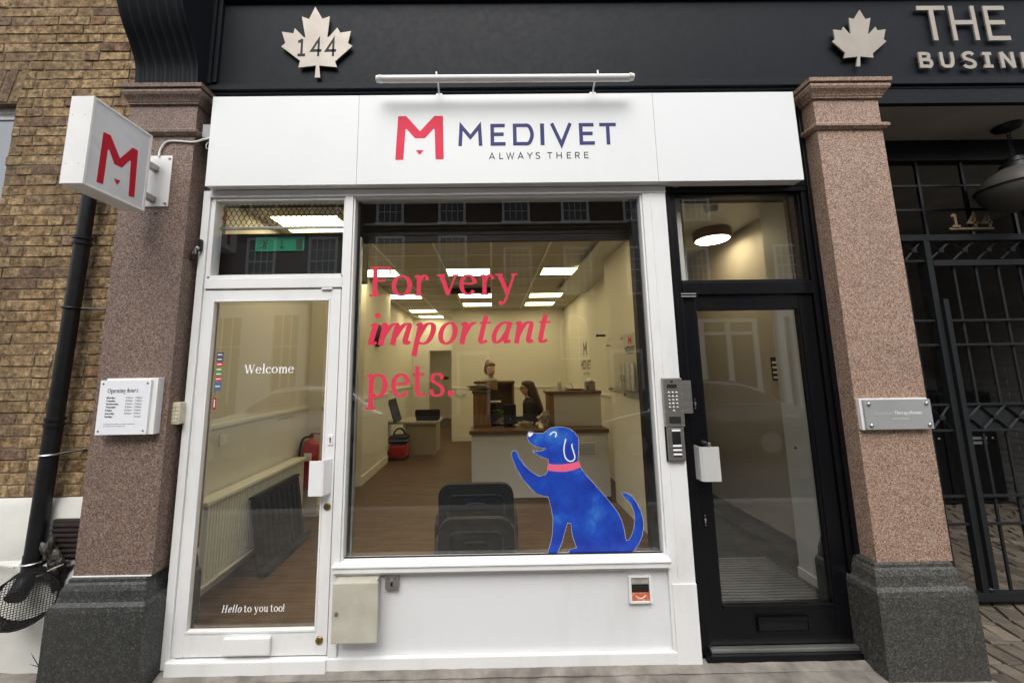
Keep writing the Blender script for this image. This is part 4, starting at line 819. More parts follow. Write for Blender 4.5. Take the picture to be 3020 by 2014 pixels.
lpz = boxes('letter_plate', [(1.492, 1.788, .030, .0475, .196, .214), (1.492, 1.788, .034, .0475, .134, .142), (1.492, 1.504, .034, .0475, .142, .196), (1.776, 1.788, .034, .0475, .142, .196)], m_door, bd, .003); box('flap', (1.504, 1.776, .038, .0475, .143, .195), m_bkpl, lpz, .002)
bm = bmesh.new(); add_prism(bm, [(1.205, .04), (1.208, -.02), (1.222, -.032), (1.318, -.032), (1.318, -.026), (1.224, -.026), (1.214, -.016), (1.211, .04)], .973, 1.166, lambda u, v, d: Vector((u, v, d))); bm_obj('pull_guard', bm, M('pale_grey_enamel', (.52, .52, .50), (.48, .48, .46), 6, .45), bd)
box('guard_catch', (1.262, 1.277, -.025, .048, 1.168, 1.186), m_steel, bd, .002)
for x, z in ((1.243, .736), (1.240, 1.406)):
    e = box('escutcheon', (x-.008, x+.008, .042, .0478, z-.034, z+.034), m_bkpl, bd, .002); lathe('cylinder', [(.0065, 0), (.0065, .004)], (x, .042, z+.006), m_alu, e, 'Y', 12); box('key_slot', (x-.003, x+.003, .039, .0418, z-.014, z), m_alu, e, .001)
    for dz in (-.026, .026): lathe('screw', [(.003, 0), (.003, .002)], (x, .042, z+dz), m_alu, e, 'Y', 8)
boxes('hinge_strip', [(1.20, 1.296, .026, .034, 2.084, 2.091), (1.20, 1.296, .026, .034, 2.067, 2.074)], m_alu, bd, .001)
# intercom
ic = thing('intercom', 'steel intercom panel with keypad beside the black door', 'intercom', (1.08, -.02, 1.27))
def ip(u, v): return at(*ZI(u, v), Y=-.03)
a, b = ip(70, 110), ip(345, 735); X0, X1, ZT, ZBt = 1.020, 1.133, a.z, b.z
box('panel', (X0, X1, -.03, -.0025, ZBt, ZT), m_steel, ic, .003); box('side_plate', (1.1335, 1.196, -.012, .020, ip(400, 565).z, ip(400, 142).z), m_steel, ic, .001)
z0 = ip(200, 235).z; z1 = ip(200, 187).z; box('display', (1.041, 1.099, -.032, -.0301, z0, z1), m_dark, ic, .0008)
box('camera_eye', (1.064, 1.078, -.032, -.0301, ip(190, 167).z, ip(190, 140).z), m_dark, ic, .001)
z0 = ip(230, 690).z; z1 = ip(230, 602).z; box('display', (1.041, 1.110, -.032, -.0301, z0, z1), m_dark, ic, .0008)
m_btn = M("steel_button", (.7, .68, .64), (.6, .58, .54), 30, .3, 0, 40, .9)
for j in range(5):
    for i in range(3): lathe('button', [(.0075, 0), (.0075, .003), (.005, .0045)], (1.051+i*.0225, -.03, ip(200, 300+j*47).z), m_btn, ic, 'Y', 12)
lathe('button', [(.0085, 0), (.0085, .003), (.006, .0045)], (1.0735, -.03, ip(200, 535).z), m_btn, ic, 'Y', 12)
for x in (1.027, 1.126):
    for v in (125, 305, 535, 720): lathe('screw', [(.0035, 0), (.0025, .002)], (x, -.03, ip(200, v).z), m_alu, ic, 'Y', 8)
nb = thing('bell_panel', 'steel bell panel with name slots below the intercom', 'bell panel', (1.08, -.02, 1.09))
zt_, zb_ = ip(230, 745).z, ip(250, 1170).z; box('panel', (1.026, 1.124, -.028, -.0028, zb_, zt_), m_steel, nb, .003); box('shadow_gap', (1.020, 1.130, -.012, -.0026, zb_-.006, zt_+.002), m_bkpl, nb, .002)
box('slot_recess', (1.052, 1.102, -.0285, -.0281, ip(240, 1122).z, ip(240, 765).z), m_dark, nb, 0)
for v in (779, 977, 1032, 1087): box('name_label', (1.052, 1.102, -.0305, -.0286, ip(240, v+13).z, ip(240, v-13).z), m_vwhite, nb, .0006)
for v in (828, 855, 882, 909, 936): box('blank_slot', (1.054, 1.100, -.0298, -.0286, ip(240, v+5).z, ip(240, v-5).z), m_bkpl, nb, .0004)

# ================================================================= PASSAGE AND IRON GATE (right)
m_pwall = M("grey_painted_brick", (.30, .295, .28), (.20, .195, .185), 3, .75, .4, 30)
m_soff = M("dingy_soffit_paint", (.36, .33, .29), (.27, .25, .22), 2, .8)
sheet('passage_soffit', [(2.3, .0, 3.366), (6.2, .0, 3.366), (6.2, .52, 3.366), (2.3, .52, 3.366)], m_soff)
sheet('passage_ceiling', [(2.54, .5, 3.34), (6.2, .5, 3.34), (6.2, 5.0, 3.34), (2.54, 5.0, 3.34)], m_pwall)
PB = 2.9
def passage_wall(name, plane, u0, u1, z0, z1, facing):
    """painted brickwork: each course a row of bricks"""
    root = box(name, {'x': (plane, plane+.1, u0, u1, z0, z1), 'y': (u0, u1, plane, plane+.1, z0, z1)}[facing], m_pwall, None, 0); root['kind'] = 'structure'
    bm = bmesh.new(); z = z0; rrow = 0
    while z < z1-.05:
        u = u0 - (.11 if rrow % 2 else 0)
        while u < u1:
            a, b = max(u, u0), min(u+.213, u1)
            if b-a > .03:
                if facing == 'x': add_box(bm, plane-.006+random.uniform(-.002, .002) if plane > 3 else plane+.09, plane+.01 if plane > 3 else plane+.106+random.uniform(-.002, .002), a, b, z+.005, z+.066, .004)
                else: add_box(bm, a, b, plane-.006+random.uniform(-.002, .002), plane+.01, z+.005, z+.066, .004)
            u += .225
        z += .0755; rrow += 1
    o = bm_obj('brick_courses', bm, m_pwall, root); o['kind'] = 'stuff'
passage_wall('passage_wall', PB, 2.54, 6.2, 0, 3.34, 'y'); passage_wall('passage_side_wall', 2.44, .16, PB, 0, 3.34, 'x'); passage_wall('passage_far_wall', 6.1, -.3, PB, 0, 3.34, 'x')
bed = sheet('passage_floor', [(2.5, -.62, -.013), (6.2, -.62, -.013), (6.2, PB, -.013), (2.5, PB, -.013)], m_soil)
m_sett = tinted(m_sett)
# setts laid in arcs
ctr = Vector((3.95, .05)); st_all = []; r = .16; ri = 0
while r < 3.6:
    L = .14; n = max(5, int(2*math.pi*r/L)); off = random.random()
    for i in range(n):
        a0 = 2*math.pi*(i+off)/n; a1 = a0+2*math.pi/n-.013/(r+.05)
        c = ctr+Vector((math.cos((a0+a1)/2), math.sin((a0+a1)/2)))*(r+.05)
        if 2.6 < c.x < 6.0 and -.56 < c.y < PB-.05: st_all.append((r, a0, a1, c))
    r += .112; ri += 1
def sett(bm, r, a0, a1):
    j = lambda s=.003: random.uniform(-s, s); h = random.uniform(-.003, .003); T = []; B = []
    for rr, aa in ((r, a0), (r, a1), (r+.098, a1), (r+.098, a0)):
        p = ctr+Vector((math.cos(aa), math.sin(aa)))*(rr+j()); T.append((p.x+j(), p.y+j()))
    cxx = sum(p[0] for p in T)/4; cyy = sum(p[1] for p in T)/4
    bot = [bm.verts.new((x, y, -.03)) for x, y in T]; mid = [bm.verts.new((x, y, h-.006)) for x, y in T]; top = [bm.verts.new((cxx+(x-cxx)*.93, cyy+(y-cyy)*.93, h+random.uniform(-.002, .002))) for x, y in T]
    for A, Bq in ((bot, mid), (mid, top)):
        for k in range(4): bm.faces.new((A[k], A[(k+1) % 4], Bq[(k+1) % 4], Bq[k]))
    bm.faces.new(top)
near = []; far = []
for s in st_all:
    u, v_, d = to_px((s[3].x, s[3].y, 0)); (near if u < 3040 and v_ < 2040 and s[3].x > 2.5 and s[3].y < 2.2 else far).append(s)
near.sort(key=lambda s: s[3].y); far += near[170:]; near = near[:170]
for s in near:
    bm = bmesh.new(); sett(bm, *s[:3]); bm_obj('sett', bm, m_sett, bed)
bm = bmesh.new()
for s in far: sett(bm, *s[:3])
o = bm_obj('sett_paving', bm, m_sett, bed); o['kind'] = 'stuff'
GYP = .45
gt = thing('iron_gate', 'grey painted iron gate with crossed panels closing the passage', 'gate', (4.0, GYP, .05))
gb = lambda name, x0, x1, z0, z1, d=.012, y=GYP, bev=.002: box(name, (x0, x1, y-d, y+d, z0, z1), m_gate, gt, bev)
gb('top_rail', 2.56, 6.0, 2.552, 2.600, .022); gb('bottom_rail', 2.56, 6.0, .045, .095, .022)
gb('post', 3.285, 3.330, .095, 2.552, .02); gb('cover_strip', 3.334, 3.372, .13, 2.10, .014, GYP-.026)
gb('meeting_rail', 3.34, 4.06, 2.358, 2.402, .016); gb('post', 4.062, 4.10, .095, 2.552, .02)
ra, rb_, rc, rd = at(*ZG(800, 660), Y=GYP).z, at(*ZG(800, 820), Y=GYP).z, at(*ZB(900, 330), Y=GYP).z, at(*ZB(900, 515), Y=GYP).z
for z in (ra, rb_, rc, rd, 1.335, 1.155, 2.398): gb('rail', 2.56, 3.285, z-.008, z+.008, .008); gb('rail', 3.331 if z != 2.398 else 4.1, 4.06 if z != 2.398 else 6.0, z-.0085, z+.0085, .0085); gb('rail', 4.10, 6.0, z-.008, z+.008, .0082) if z != 2.398 else None
bars = [2.64, 2.806, 2.975, 3.145, 3.516, 3.686, 3.855, 4.02, 4.27, 4.44, 4.61, 4.78]
for x in bars: gb('bar', x-.009, x+.009, .095, 1.148, .006, GYP+.014); gb('bar', x-.009, x+.009, 1.343, 2.36 if x > 3.33 else 2.40, .006, GYP+.014)
for lo, hi in ((1.163, 1.327), (2.406, 2.552)):
    xs = [2.64, 2.806, 2.975, 3.145, 3.285] ; segs = list(zip(xs, xs[1:])) + [(3.33+.1825*k, 3.33+.1825*(k+1)) for k in range(4)] + [(4.10+.17*k, 4.10+.17*(k+1)) for k in range(4)]
    for x0, x1 in segs:
        bm = bmesh.new(); mid = ((x0+x1)/2, GYP, (lo+hi)/2)
        for p, q in (((x0, GYP, lo), (x1, GYP, hi)), ((x0, GYP+.003, hi), (x1, GYP+.003, lo))): add_tube(bm, [p, q], .008, 4)
        add_box(bm, mid[0]-.02, mid[0]+.02, GYP-.012, GYP-.004, mid[2]-.016, mid[2]+.016, .003); bm_obj('cross_panel', bm, m_gate, gt)
    if lo < 2: gb('lock_plate', 3.345, 4.055, lo, hi, .002, GYP+.012, 0)
lathe('keyhole_boss', [(.016, 0), (.016, .006), (.006, .01)], (3.40, GYP-.01, 1.248), m_gate, gt, 'Y', 12)
ts = thing('gate_overthrow', 'dark transom grille with beam above the iron gate', 'grille', (4.0, GYP, 2.6))
box('beam', (2.56, 6.0, GYP-.03, GYP+.05, 3.196, 3.365), m_door, ts, .003)
for x in (2.636, 2.99, 3.343, 3.697, 4.05, 4.40, 4.76): box('bar', (x-.012, x+.012, GYP-.008, GYP+.008, 2.6, 3.196), m_door, ts, .002)
for z in (3.0, 2.803): box('rail', (2.56, 6.0, GYP-.006, GYP+.006, z-.01, z+.01), m_door, ts, .002)
nm = thing('gilt_number', 'dull gilt number 144 standing on the transom rail of the gate', 'numerals', (3.7, GYP-.02, 2.6))
n0, n1 = at(*ZR(893, 1520), Y=GYP-.025), at(*ZR(1185, 1505), Y=GYP-.025); nz = at(*ZR(1000, 1505), Y=GYP-.025).z
box('base_bar', (n0.x, n1.x, GYP-.032, GYP-.024, n0.z, nz), m_gold, nm, .001)
for c, (a, b) in (('1', (895, 950)), ('4', (995, 1070)), ('4', (1085, 1165))):
    letter(sans_glyph(c, .085), at(*ZR(a, 1460), Y=GYP-.025).x, at(*ZR(b, 1460), Y=GYP-.025).x, nz, at(*ZR(1000, 1418), Y=GYP-.025).z-nz, (0, GYP-.032, 0), FRONT, m_gold, nm, .006, 'numeral')
ln = thing('hanging_lantern', 'dark hanging globe lantern on a chain in front of the passage gate', 'lantern', (3.83, .25, 2.6))
LX, LYY = 3.835, .25
lathe('ceiling_rose', [(.015, -.05), (.06, -.035), (.075, -.01), (.07, 0)], (LX, LYY, 3.365), m_iron, ln)
for k in range(8): tube('chain_link', [(LX+(.011*math.cos(a) if k % 2 else 0), LYY+(0 if k % 2 else .011*math.cos(a)), 3.30-k*.022+.016*math.sin(a)) for a in [j*math.pi/5 for j in range(10)]], .0028, m_iron, ln, 5, closed=True)
lathe('cap', [(.02, .25), (.05, .23), (.055, .20), (.075, .185), (.08, .155)], (LX, LYY, 2.875), m_iron, ln)
globe = M("frosted_dark_glass", (.085, .08, .072), (.06, .057, .052), 3, .5, spec=.3)
lathe('globe', [(.08, .155), (.15, .11), (.20, .04), (.205, .0), (.19, -.06), (.13, -.13), (.05, -.165), (.02, -.168)], (LX, LYY, 2.875), globe, ln, n=28)
tube('band', [(LX+.208*math.cos(a), LYY+.208*math.sin(a), 2.89) for a in [j*math.pi/14 for j in range(28)]], .006, m_iron, ln, 6, closed=True); lathe('finial', [(.02, 0), (.012, -.02), (.016, -.03), (.004, -.05)], (LX, LYY, 2.707), m_iron, ln, n=12)
pp = thing('conduit_pipes', 'three pale vertical conduit pipes on the passage wall', 'pipes', (4.6, PB-.05, 1.2))
m_cond = M("pale_conduit", (.24, .235, .22), (.18, .175, .165), 8, .6)
for u in (935, 965, 1000):
    a, b = at(*ZG(u-10, 350), Y=PB-.05), at(*ZG(u+105, 930), Y=PB-.05); xx = (a.x+b.x)/2; tube('pipe', [(xx, PB-.04, 1.45), (xx, PB-.04, 2.75)], .022, m_cond, pp, 10)
for z in (1.7, 2.3): box('pipe_clip', (xx-.4, xx+.05, PB-.03, PB-.008, z, z+.02), m_cond, pp, .003)
lb = thing('storage_cupboard', 'low black cupboard with two pale labels behind the gate', 'cupboard', (4.2, PB-.5, 0))
box('carcass', (2.75, 6.0, PB-.62, PB-.03, .02, 1.28), m_dark, lb, .01)
for k in range(5): d_ = box('door', (2.78+k*.64, 3.40+k*.64, PB-.64, PB-.6205, .06, 1.25), m_bkpl, lb, .006); lathe('knob', [(.012, 0), (.014, .012), (.006, .018)], (3.34+k*.64, PB-.64, .75), m_steel, d_, 'Y', 10)
for v in (1437, 1468): p = at(*ZG(873, v), Y=PB-.642); box('name_label', (p.x-.085, p.x+.085, PB-.643, PB-.6401, p.z-.016, p.z+.016), m_slate, lb, 0)
# unseen mass of the building above and behind the fascia
ub = box('unseen_upper_wall', (-2.3, 6.2, .06, .3, 4.62, 9.0), m_brick2, None, 0); ub['kind'] = 'structure'  # storey out of view, added to stop sky light reaching the fascia from behind
o = boxes('party_wall', [(-2.30, -2.16, .26, 10.5, -.02, 3.4), (1.72, 1.80, 2.32, 10.5, -.02, 3.4), (2.435, 2.56, .1, 4.0, 0, 3.4)], m_pwall, None, 0); o['kind'] = 'structure'
o = boxes('unseen_sky_block', [(-1.9, 2.4, .122, .3, 2.81, 3.5), (-2.3, 6.2, .13, 10.5, 3.45, 3.6)], m_dark, None, 0); o['kind'] = 'structure'  # unseen core and roof slab, added to keep sky light out of the shop

# ================================================================= SHOP INTERIOR
FZ = .1; CZ = 3.0
m_wallc = M("cream_wall_paint", (.74, .71, .64), (.70, .67, .60), 2, .6, spec=.3); m_wallw = M("white_wall_paint", (.72, .71, .68), (.68, .67, .64), 2, .5)
m_ceil = M("ceiling_tile", (.50, .47, .42), (.45, .42, .37), 60, .9, .2, 90); m_trim = M("white_trim", (.76, .75, .70), (.70, .69, .64), 5, .4)
m_floor, nt, bs = nodes_of("oak_plank_vinyl"); vv = coords(nt, (1.2, 34, 1)); n1 = noise(nt, vv, 1.6, 7, .6); r1 = ramp(nt, [(.3, (.042, .021, .009)), (.52, (.09, .048, .022)), (.72, (.15, .085, .042))]); nt.links.new(n1.outputs[0], r1.inputs[0]); nt.links.new(r1.outputs[0], bs.inputs['Base Color']); bs.inputs['Roughness'].default_value = .5; bs.inputs['Specular IOR Level'].default_value = .25
m_oak, nt, bs = nodes_of("oak_veneer"); vv = coords(nt, (22, 22, 1.5)); n1 = noise(nt, vv, 1.4, 7, .6); r1 = ramp(nt, [(.3, (.16, .08, .03)), (.7, (.30, .17, .07))]); nt.links.new(n1.outputs[0], r1.inputs[0]); nt.links.new(r1.outputs[0], bs.inputs['Base Color']); bs.inputs['Roughness'].default_value = .4
m_oakd = M("oak_edge", (.15, .075, .032), (.10, .05, .022), 10, .4, stretch=(1, 20, 20))
m_lam = M("white_laminate", (.60, .58, .55), (.57, .55, .52), 2, .35)
sheet('shop_floor', [(-2.2, .1, FZ), (1.29, .1, FZ), (1.29, .44, FZ), (1.44, .44, FZ), (1.44, 2.28, FZ), (1.72, 2.28, FZ), (1.72, 10.4, FZ), (-2.2, 10.4, FZ)], m_floor)
ce = sheet('shop_ceiling', [(-2.2, .1, CZ), (1.8, .1, CZ), (1.8, 9, CZ), (-2.2, 9, CZ)], m_ceil)
for x in (-1.91, -1.27, -.62, .01, .66, 1.31): box('ceiling_bar', (x-.012, x+.012, .12, 8.6, CZ-.006, CZ-.001), m_trim, ce, 0)
y = .86
while y < 8.5: box('ceiling_bar', (-2.15, 1.75, y-.012, y+.012, CZ-.0065, CZ-.0015), m_trim, ce, 0); y += .605
lwp = box('boxed_pipework', (-2.06, -1.955, .13, .40, FZ, 2.2), m_wallw, None, .003); lwp['kind'] = 'structure'; box('skirting', (-2.06, -1.94, .125, .41, FZ, FZ+.1), m_trim, lwp, .003)
# left wall, stepping in at the chimney breast
o = boxes('left_wall', [(-2.14, -2.06, .12, 2.0, FZ, CZ), (-2.14, -1.905, 2.0, 3.05, FZ, CZ), (-2.14, -1.80, 3.051, 4.36, FZ, CZ), (-2.14, -2.06, 4.361, 8.6, FZ, CZ)], m_wallc, None, 0); o['kind'] = 'structure'
lw = o
for (x, y0, y1) in ((-2.06, .14, 2.0), (-1.905, 2.0, 3.05), (-1.80, 3.05, 4.36), (-2.06, 4.37, 8.6)):
    boxes('dado_rail', [(x, x+.022, y0, y1, 1.228, 1.262)], m_trim, lw, .006); boxes('skirting', [(x, x+.016, y0, y1, FZ, FZ+.12)], m_trim, lw, .004); boxes('lower_panel', [(x+.0005, x+.003, y0, y1, FZ+.12, 1.228)], m_wallw, lw, 0)
boxes('skirting', [(-2.05, -1.9, 1.984, 1.999, FZ, FZ+.12), (-1.90, -1.79, 3.034, 3.049, FZ, FZ+.12)], m_trim, lw, .003)
o = boxes('right_wall', [(1.25, 1.29, .12, .42, FZ, CZ), (1.25, 1.465, .4201, .45, FZ, CZ), (1.425, 1.465, .4501, 2.30, FZ, CZ), (1.4651, 1.70, 2.27, 2.2999, FZ, CZ), (1.66, 1.70, 2.30, 8.6, FZ, CZ)], m_wallc, None, 0); o['kind'] = 'structure'; rw = o
boxes('dado_rail', [(1.638, 1.66, 2.3, 6.2, 1.228, 1.262)], m_trim, rw, .005)
bkw = boxes('back_wall', [(-.90, 1.66, 6.2, 6.3, FZ, CZ)], m_wallc, None, 0); bkw['kind'] = 'structure'
boxes('dado_rail', [(-.89, 1.65, 6.18, 6.2, 1.228, 1.262)], m_trim, bkw, .005); boxes('skirting', [(-.89, 1.65, 6.184, 6.2, FZ, FZ+.12)], m_trim, bkw, .003)
o = boxes('corridor_wall', [(-2.06, -.9, 10.2, 10.3, FZ, CZ), (-.90, -.82, 6.3, 10.2, FZ, CZ), (-2.14, -2.06, 8.601, 10.3, FZ, CZ), (-2.06, -.9, 7.66, 10.2, 2.35, 2.38)], m_wallc, None, 0); o['kind'] = 'structure'
boxes('door_lintel', [(-2.06, -.9, 7.55, 7.65, 2.15, CZ), (-2.06, -1.62, 7.55, 7.65, FZ, 2.15)], m_wallw, o, .002); boxes('skirting', [(-2.0, -.9, 10.184, 10.2, FZ, FZ+.1)], m_trim, o, .002)
fw = boxes('front_wall', [(-2.14, -1.80, .09, .13, 0, 3.4), (-1.8, 1.15, .1, .119, 2.80, 3.2)], m_wallw, None, 0); fw['kind'] = 'structure'
# ceiling light panels (lit)
m_lit = emit_mat("lit_panel", (1.0, .83, .45), 5.2)
LIGHTS = [(-1.945, .85), (-.6, .85), (.71, .85), (-1.93, 2.655), (-.615, 2.655), (.71, 2.655), (-1.93, 4.34), (-.592, 4.34), (.713, 4.38), (-.592, 5.29), (.713, 5.29), (-1.863, 6.06), (-1.83, 7.0)]
NAMES = ['behind the wire mesh above the shop door', 'nearest the shutter box in the middle', 'nearest the shutter box at right', 'front row at left over the pink F', 'front row centre over the word very', 'front row at right', 'second row at left', 'second row centre', 'second row at right', 'third row centre', 'third row at right', 'over the corridor, nearer one', 'over the corridor, farther one']
for (x, y), nme in zip(LIGHTS, NAMES):
    if x < -1.5 and y < 4.5 and y > 2: x += .03
    t = thing('ceiling_light', 'lit square ceiling panel ' + nme, 'ceiling light', (x+.3, y+.3, CZ), 'ceiling light panels')
    box('diffuser', (x+.012, x+.60, y+.012, y+.38 if y > .9 else y+.40, CZ-.010, CZ-.007), m_lit, t, 0)
    d = y+.392 if y > .9 else y+.412
    boxes('frame', [(x, x+.012, y, d, CZ-.012, CZ-.002), (x+.60, x+.612, y, d, CZ-.012, CZ-.002), (x+.012, x+.60, y, y+.012, CZ-.012, CZ-.002), (x+.012, x+.60, d-.012, d, CZ-.012, CZ-.002)], m_trim, t, 0)
t = thing('ceiling_light', 'lit strip light in the room beyond the corridor doorway', 'ceiling light', (-1.5, 8.5, 2.34)); box('diffuser', (-1.75, -1.15, 8.25, 8.55, 2.33, 2.349), m_lit, t, 0); box('frame', (-1.77, -1.13, 8.23, 8.57, 2.3491, 2.3499), m_trim, t, 0)
# air conditioning cassette between first and second row
t = thing('ceiling_air_unit', 'dark louvred air unit in the ceiling behind the pink word very', 'air unit', (-.3, 3.9, CZ))
boxes('casing', [(-.72, .0, 3.86, 3.92, CZ-.10, CZ-.01)], m_bkpl, t, .006); [box('louvre', (-.70, -.02, 3.845, 3.855, CZ-.09+k*.025, CZ-.08+k*.025), m_iron, t, 0) for k in range(3)]
# roller shutter
sh = thing('roller_shutter', 'black roller shutter box and guides behind the window glass', 'shutter', (.05, .2, .57))
p = at(*Z5(1000, 250), Y=.16); 
box('box_face', (-.92, 1.02, .16, .165, p.z, 2.80), m_bkpl, sh, .002)
zlo = at(*Z5(1000, 355), Y=.2).z
for k in range(4): box('slat', (-.90, 1.0, .195-.004*(k % 2), .21, zlo+.006+k*.028, zlo+.032+k*.028), m_iron, sh, .005)
box('bottom_bar', (-.90, 1.0, .185, .215, zlo-.012, zlo+.005), m_iron, sh, .003); box('trim_strip', (-.92, 1.02, .150, .1595, p.z-.004, p.z+.012), M("grey_trim", (.10, .105, .11), (.08, .085, .09), 5, .4), sh, .002)
box('guide', (-.90, -.848, .06, .12, .56, 2.79), m_bkpl, sh, .003); box('guide', (.928, .99, .06, .12, .56, 2.79), m_bkpl, sh, .003); box('guide_trim', (-.848, -.838, .07, .10, .565, 2.50), m_alu, sh, .001)
# fanlight: security mesh, exit sign, shutter housing over the door
m_mesh = M("rusty_mesh", (.05, .035, .02), (.03, .022, .015), 30, .7)
ms = thing('security_mesh', 'rusty expanded diamond mesh across the upper half of the door fanlight', 'mesh', (-1.35, .1, 2.58))
bm = bmesh.new(); zl, zh = 2.592, 2.76
for i in range(-3, 26):
    x0 = -1.84+i*.0345
    zz = lambda s, ph: [(x0+s*(.01725*(.5-.5*math.cos(math.pi*2*((z-zl)/.062)+ph)))*1.0, .10, z) for z in [zl+k*.0078 for k in range(22)]]
    add_tube(bm, zz(1, 0), .0024, 4); add_tube(bm, zz(-1, 0), .0024, 4)
o = bm_obj('mesh_strands', bm, m_mesh, ms); o['kind'] = 'stuff'; box('bottom_rail', (-1.85, -.92, .09, .105, 2.57, 2.588), m_alu, ms, .002)
ds = thing('door_shutter_housing', 'dark shutter housing filling the lower half of the door fanlight', 'shutter', (-1.35, .15, 2.25))
box('housing', (-1.85, -.90, .15, .4, 2.262, 2.562), m_bkpl, ds, .003); box('lower_trim', (-1.80, -.985, .13, .149, 2.255, 2.275), m_trim, ds, .002)
ex = thing('exit_sign', 'green emergency exit sign with running figure in the door fanlight', 'sign', (-1.41, .145, 2.43))
box('panel', (-1.572, -1.246, .1425, .1495, 2.437, 2.537), M("exit_green", (.004, .24, .125), (.004, .21, .11), 4, .4), ex, .001)
EY = .1422; m_exi = M("exit_dark_print", (.012, .03, .025), (.015, .035, .028), 5, .5)
def eprint(name, polys):
    bm = bmesh.new()
    for P in polys: bm.faces.new([bm.verts.new((at(*Z2(u, v), Y=EY).x, EY-.0006-.0002*i, at(*Z2(u, v), Y=EY).z)) for i, (u, v) in [(polys.index(P), q) for q in P]])
    bm_obj(name, bm, m_exi, ex)
sq = lambda pts, w: stroke_quads(pts, (w, w))
eprint('running_figure', [[(717+9*math.cos(a), 597+9*math.sin(a)) for a in [k*math.pi/5 for k in range(10)]]] + sq([(705, 608), (685, 640)], 9) + sq([(702, 612), (680, 605), (665, 622)], 5) + sq([(705, 614), (718, 630), (732, 628)], 5) + sq([(688, 640), (704, 655), (700, 678)], 6) + sq([(685, 640), (675, 660), (645, 665)], 6))
eprint('arrow', sq([(851, 592), (851, 650)], 6) + [[(822, 650), (880, 650), (851, 680)]]); eprint('door_mark', [[(985, 582), (1045, 580), (1040, 678), (982, 680)]])
# radiator and things by the door
ra_ = thing('radiator', 'cream ribbed panel radiator on the left wall seen through the shop door', 'radiator', (-1.99, 1.05, .2))
m_rad = M("cream_radiator", (.80, .78, .70), (.75, .73, .65), 4, .35)
box('back_panel', (-2.03, -1.965, .40, 1.72, .245, .745), m_rad, ra_, .004); box('top_grille', (-2.04, -1.915, .375, 1.74, .745, .775), m_rad, ra_, .008)
for k in range(44): box('rib', (-1.965, -1.930, .41+k*.03, .425+k*.03, .255, .74), m_rad, ra_, .004)
box('bottom_edge', (-1.97, -1.922, .38, 1.735, .225, .2445), m_rad, ra_, .006); box('end_panel', (-2.055, -1.94, 1.722, 1.74, .225, .744), m_rad, ra_, .003)
bs_ = thing('folded_crate', 'black ribbed folded plastic crate leaning on the radiator', 'crate', (-1.8, 1.1, .1))
mt = Matrix.Translation((-1.765, 1.14, .10)) @ Matrix.Rotation(R(-9), 4, 'Y')
bm = bmesh.new(); add_box(bm, -.05, .0, -.33, .33, .012, .56, .012, mt); bm_obj('panel', bm, m_bkpl, bs_)
m_bkr = M("black_rib_plastic", (.010, .011, .014), (.016, .017, .02), 9, .4, spec=.3)
for k in range(8): bm = bmesh.new(); add_box(bm, .0, .016, -.30+k*.078, -.262+k*.078, .06, .53, .005, mt); bm_obj('rib', bm, m_bkr, bs_)
bm = bmesh.new(); add_box(bm, -.03, .05, -.36, .36, .003, .06, .015, mt); bm_obj('foot', bm, m_bkr, bs_); bm = bmesh.new(); add_box(bm, -.055, .006, -.335, .335, .5605, .585, .006, mt); bm_obj('rim', bm, m_bkr, bs_)
fe = thing('fire_extinguisher', 'red fire extinguisher hanging in the corner behind the radiator', 'fire extinguisher', (-1.95, 1.88, .45)); m_fe = M("extinguisher_red", (.42, .02, .025), (.36, .016, .02), 6, .3)
FX, FY = -1.935, 1.86
lathe('cylinder', [(.06, .43), (.08, .45), (.082, .86), (.07, .90), (.03, .93), (.025, .945)], (FX, FY, 0), m_fe, fe); lathe('valve', [(.02, .945), (.024, .96), (.015, .98)], (FX, FY, 0), m_bkpl, fe, n=12)
box('lever', (FX-.01, FX+.09, FY-.01, FY+.01, .975, .99), m_fe, fe, .003, Matrix.Translation((0, 0, 0))); tube('hose', smoothpts([(FX, FY, .95), (FX-.08, FY-.02, .93), (FX-.10, FY-.04, .75), (FX-.095, FY-.04, .55)], 5), .012, m_bkpl, fe)
box('label', (FX-.03, FX+.05, FY-.0845, FY-.0825, .72, .80), m_vwhite, fe, 0); box('label', (FX-.07, FX-.04, FY-.0845, FY-.0825, .56, .66), m_vwhite, fe, 0)
so = thing('wall_socket', 'white socket plate below the dado rail near the shop door', 'socket', (-2.05, .67, 1.09)); box('plate', (-2.057, -2.045, .63, .71, 1.09, 1.175), m_trim, so, .004); box('rocker', (-2.045, -2.041, .655, .685, 1.115, 1.15), m_white2, so, .002)
RIGHTWALL = (Vector((0, -1, 0)), Vector((0, 0, 1)), Vector((-1, 0, 0))); LEFTWALL = (Vector((0, 1, 0)), Vector((0, 0, 1)), Vector((1, 0, 0)))
wt = thing('wall_lettering', 'tiny grey words on the left wall above the radiator', 'lettering', (-2.05, 1.5, 1.19)); small_print('Go ahead, hop on.', 1.42, 1.176, .042, (-2.0565, 0, 0), LEFTWALL, M("grey_print", (.16, .15, .13), (.2, .19, .16), 5, .6), wt)
# clock, edge-on on the chimney breast
ck = thing('wall_clock', 'black wall clock seen edge on, on the chimney breast', 'clock', (-1.79, 3.6, 1.95)); cp_ = at(*Z5(215, 985), X=-1.775)
lathe('case', [(.17, 0), (.18, .02), (.17, .05), (.15, .055)], (-1.80, cp_.y, cp_.z), m_bkpl, ck, 'X', 28); lathe('dial', [(.15, .0551), (.149, .0556)], (-1.80, cp_.y, cp_.z), m_ink, ck, 'X', 24)

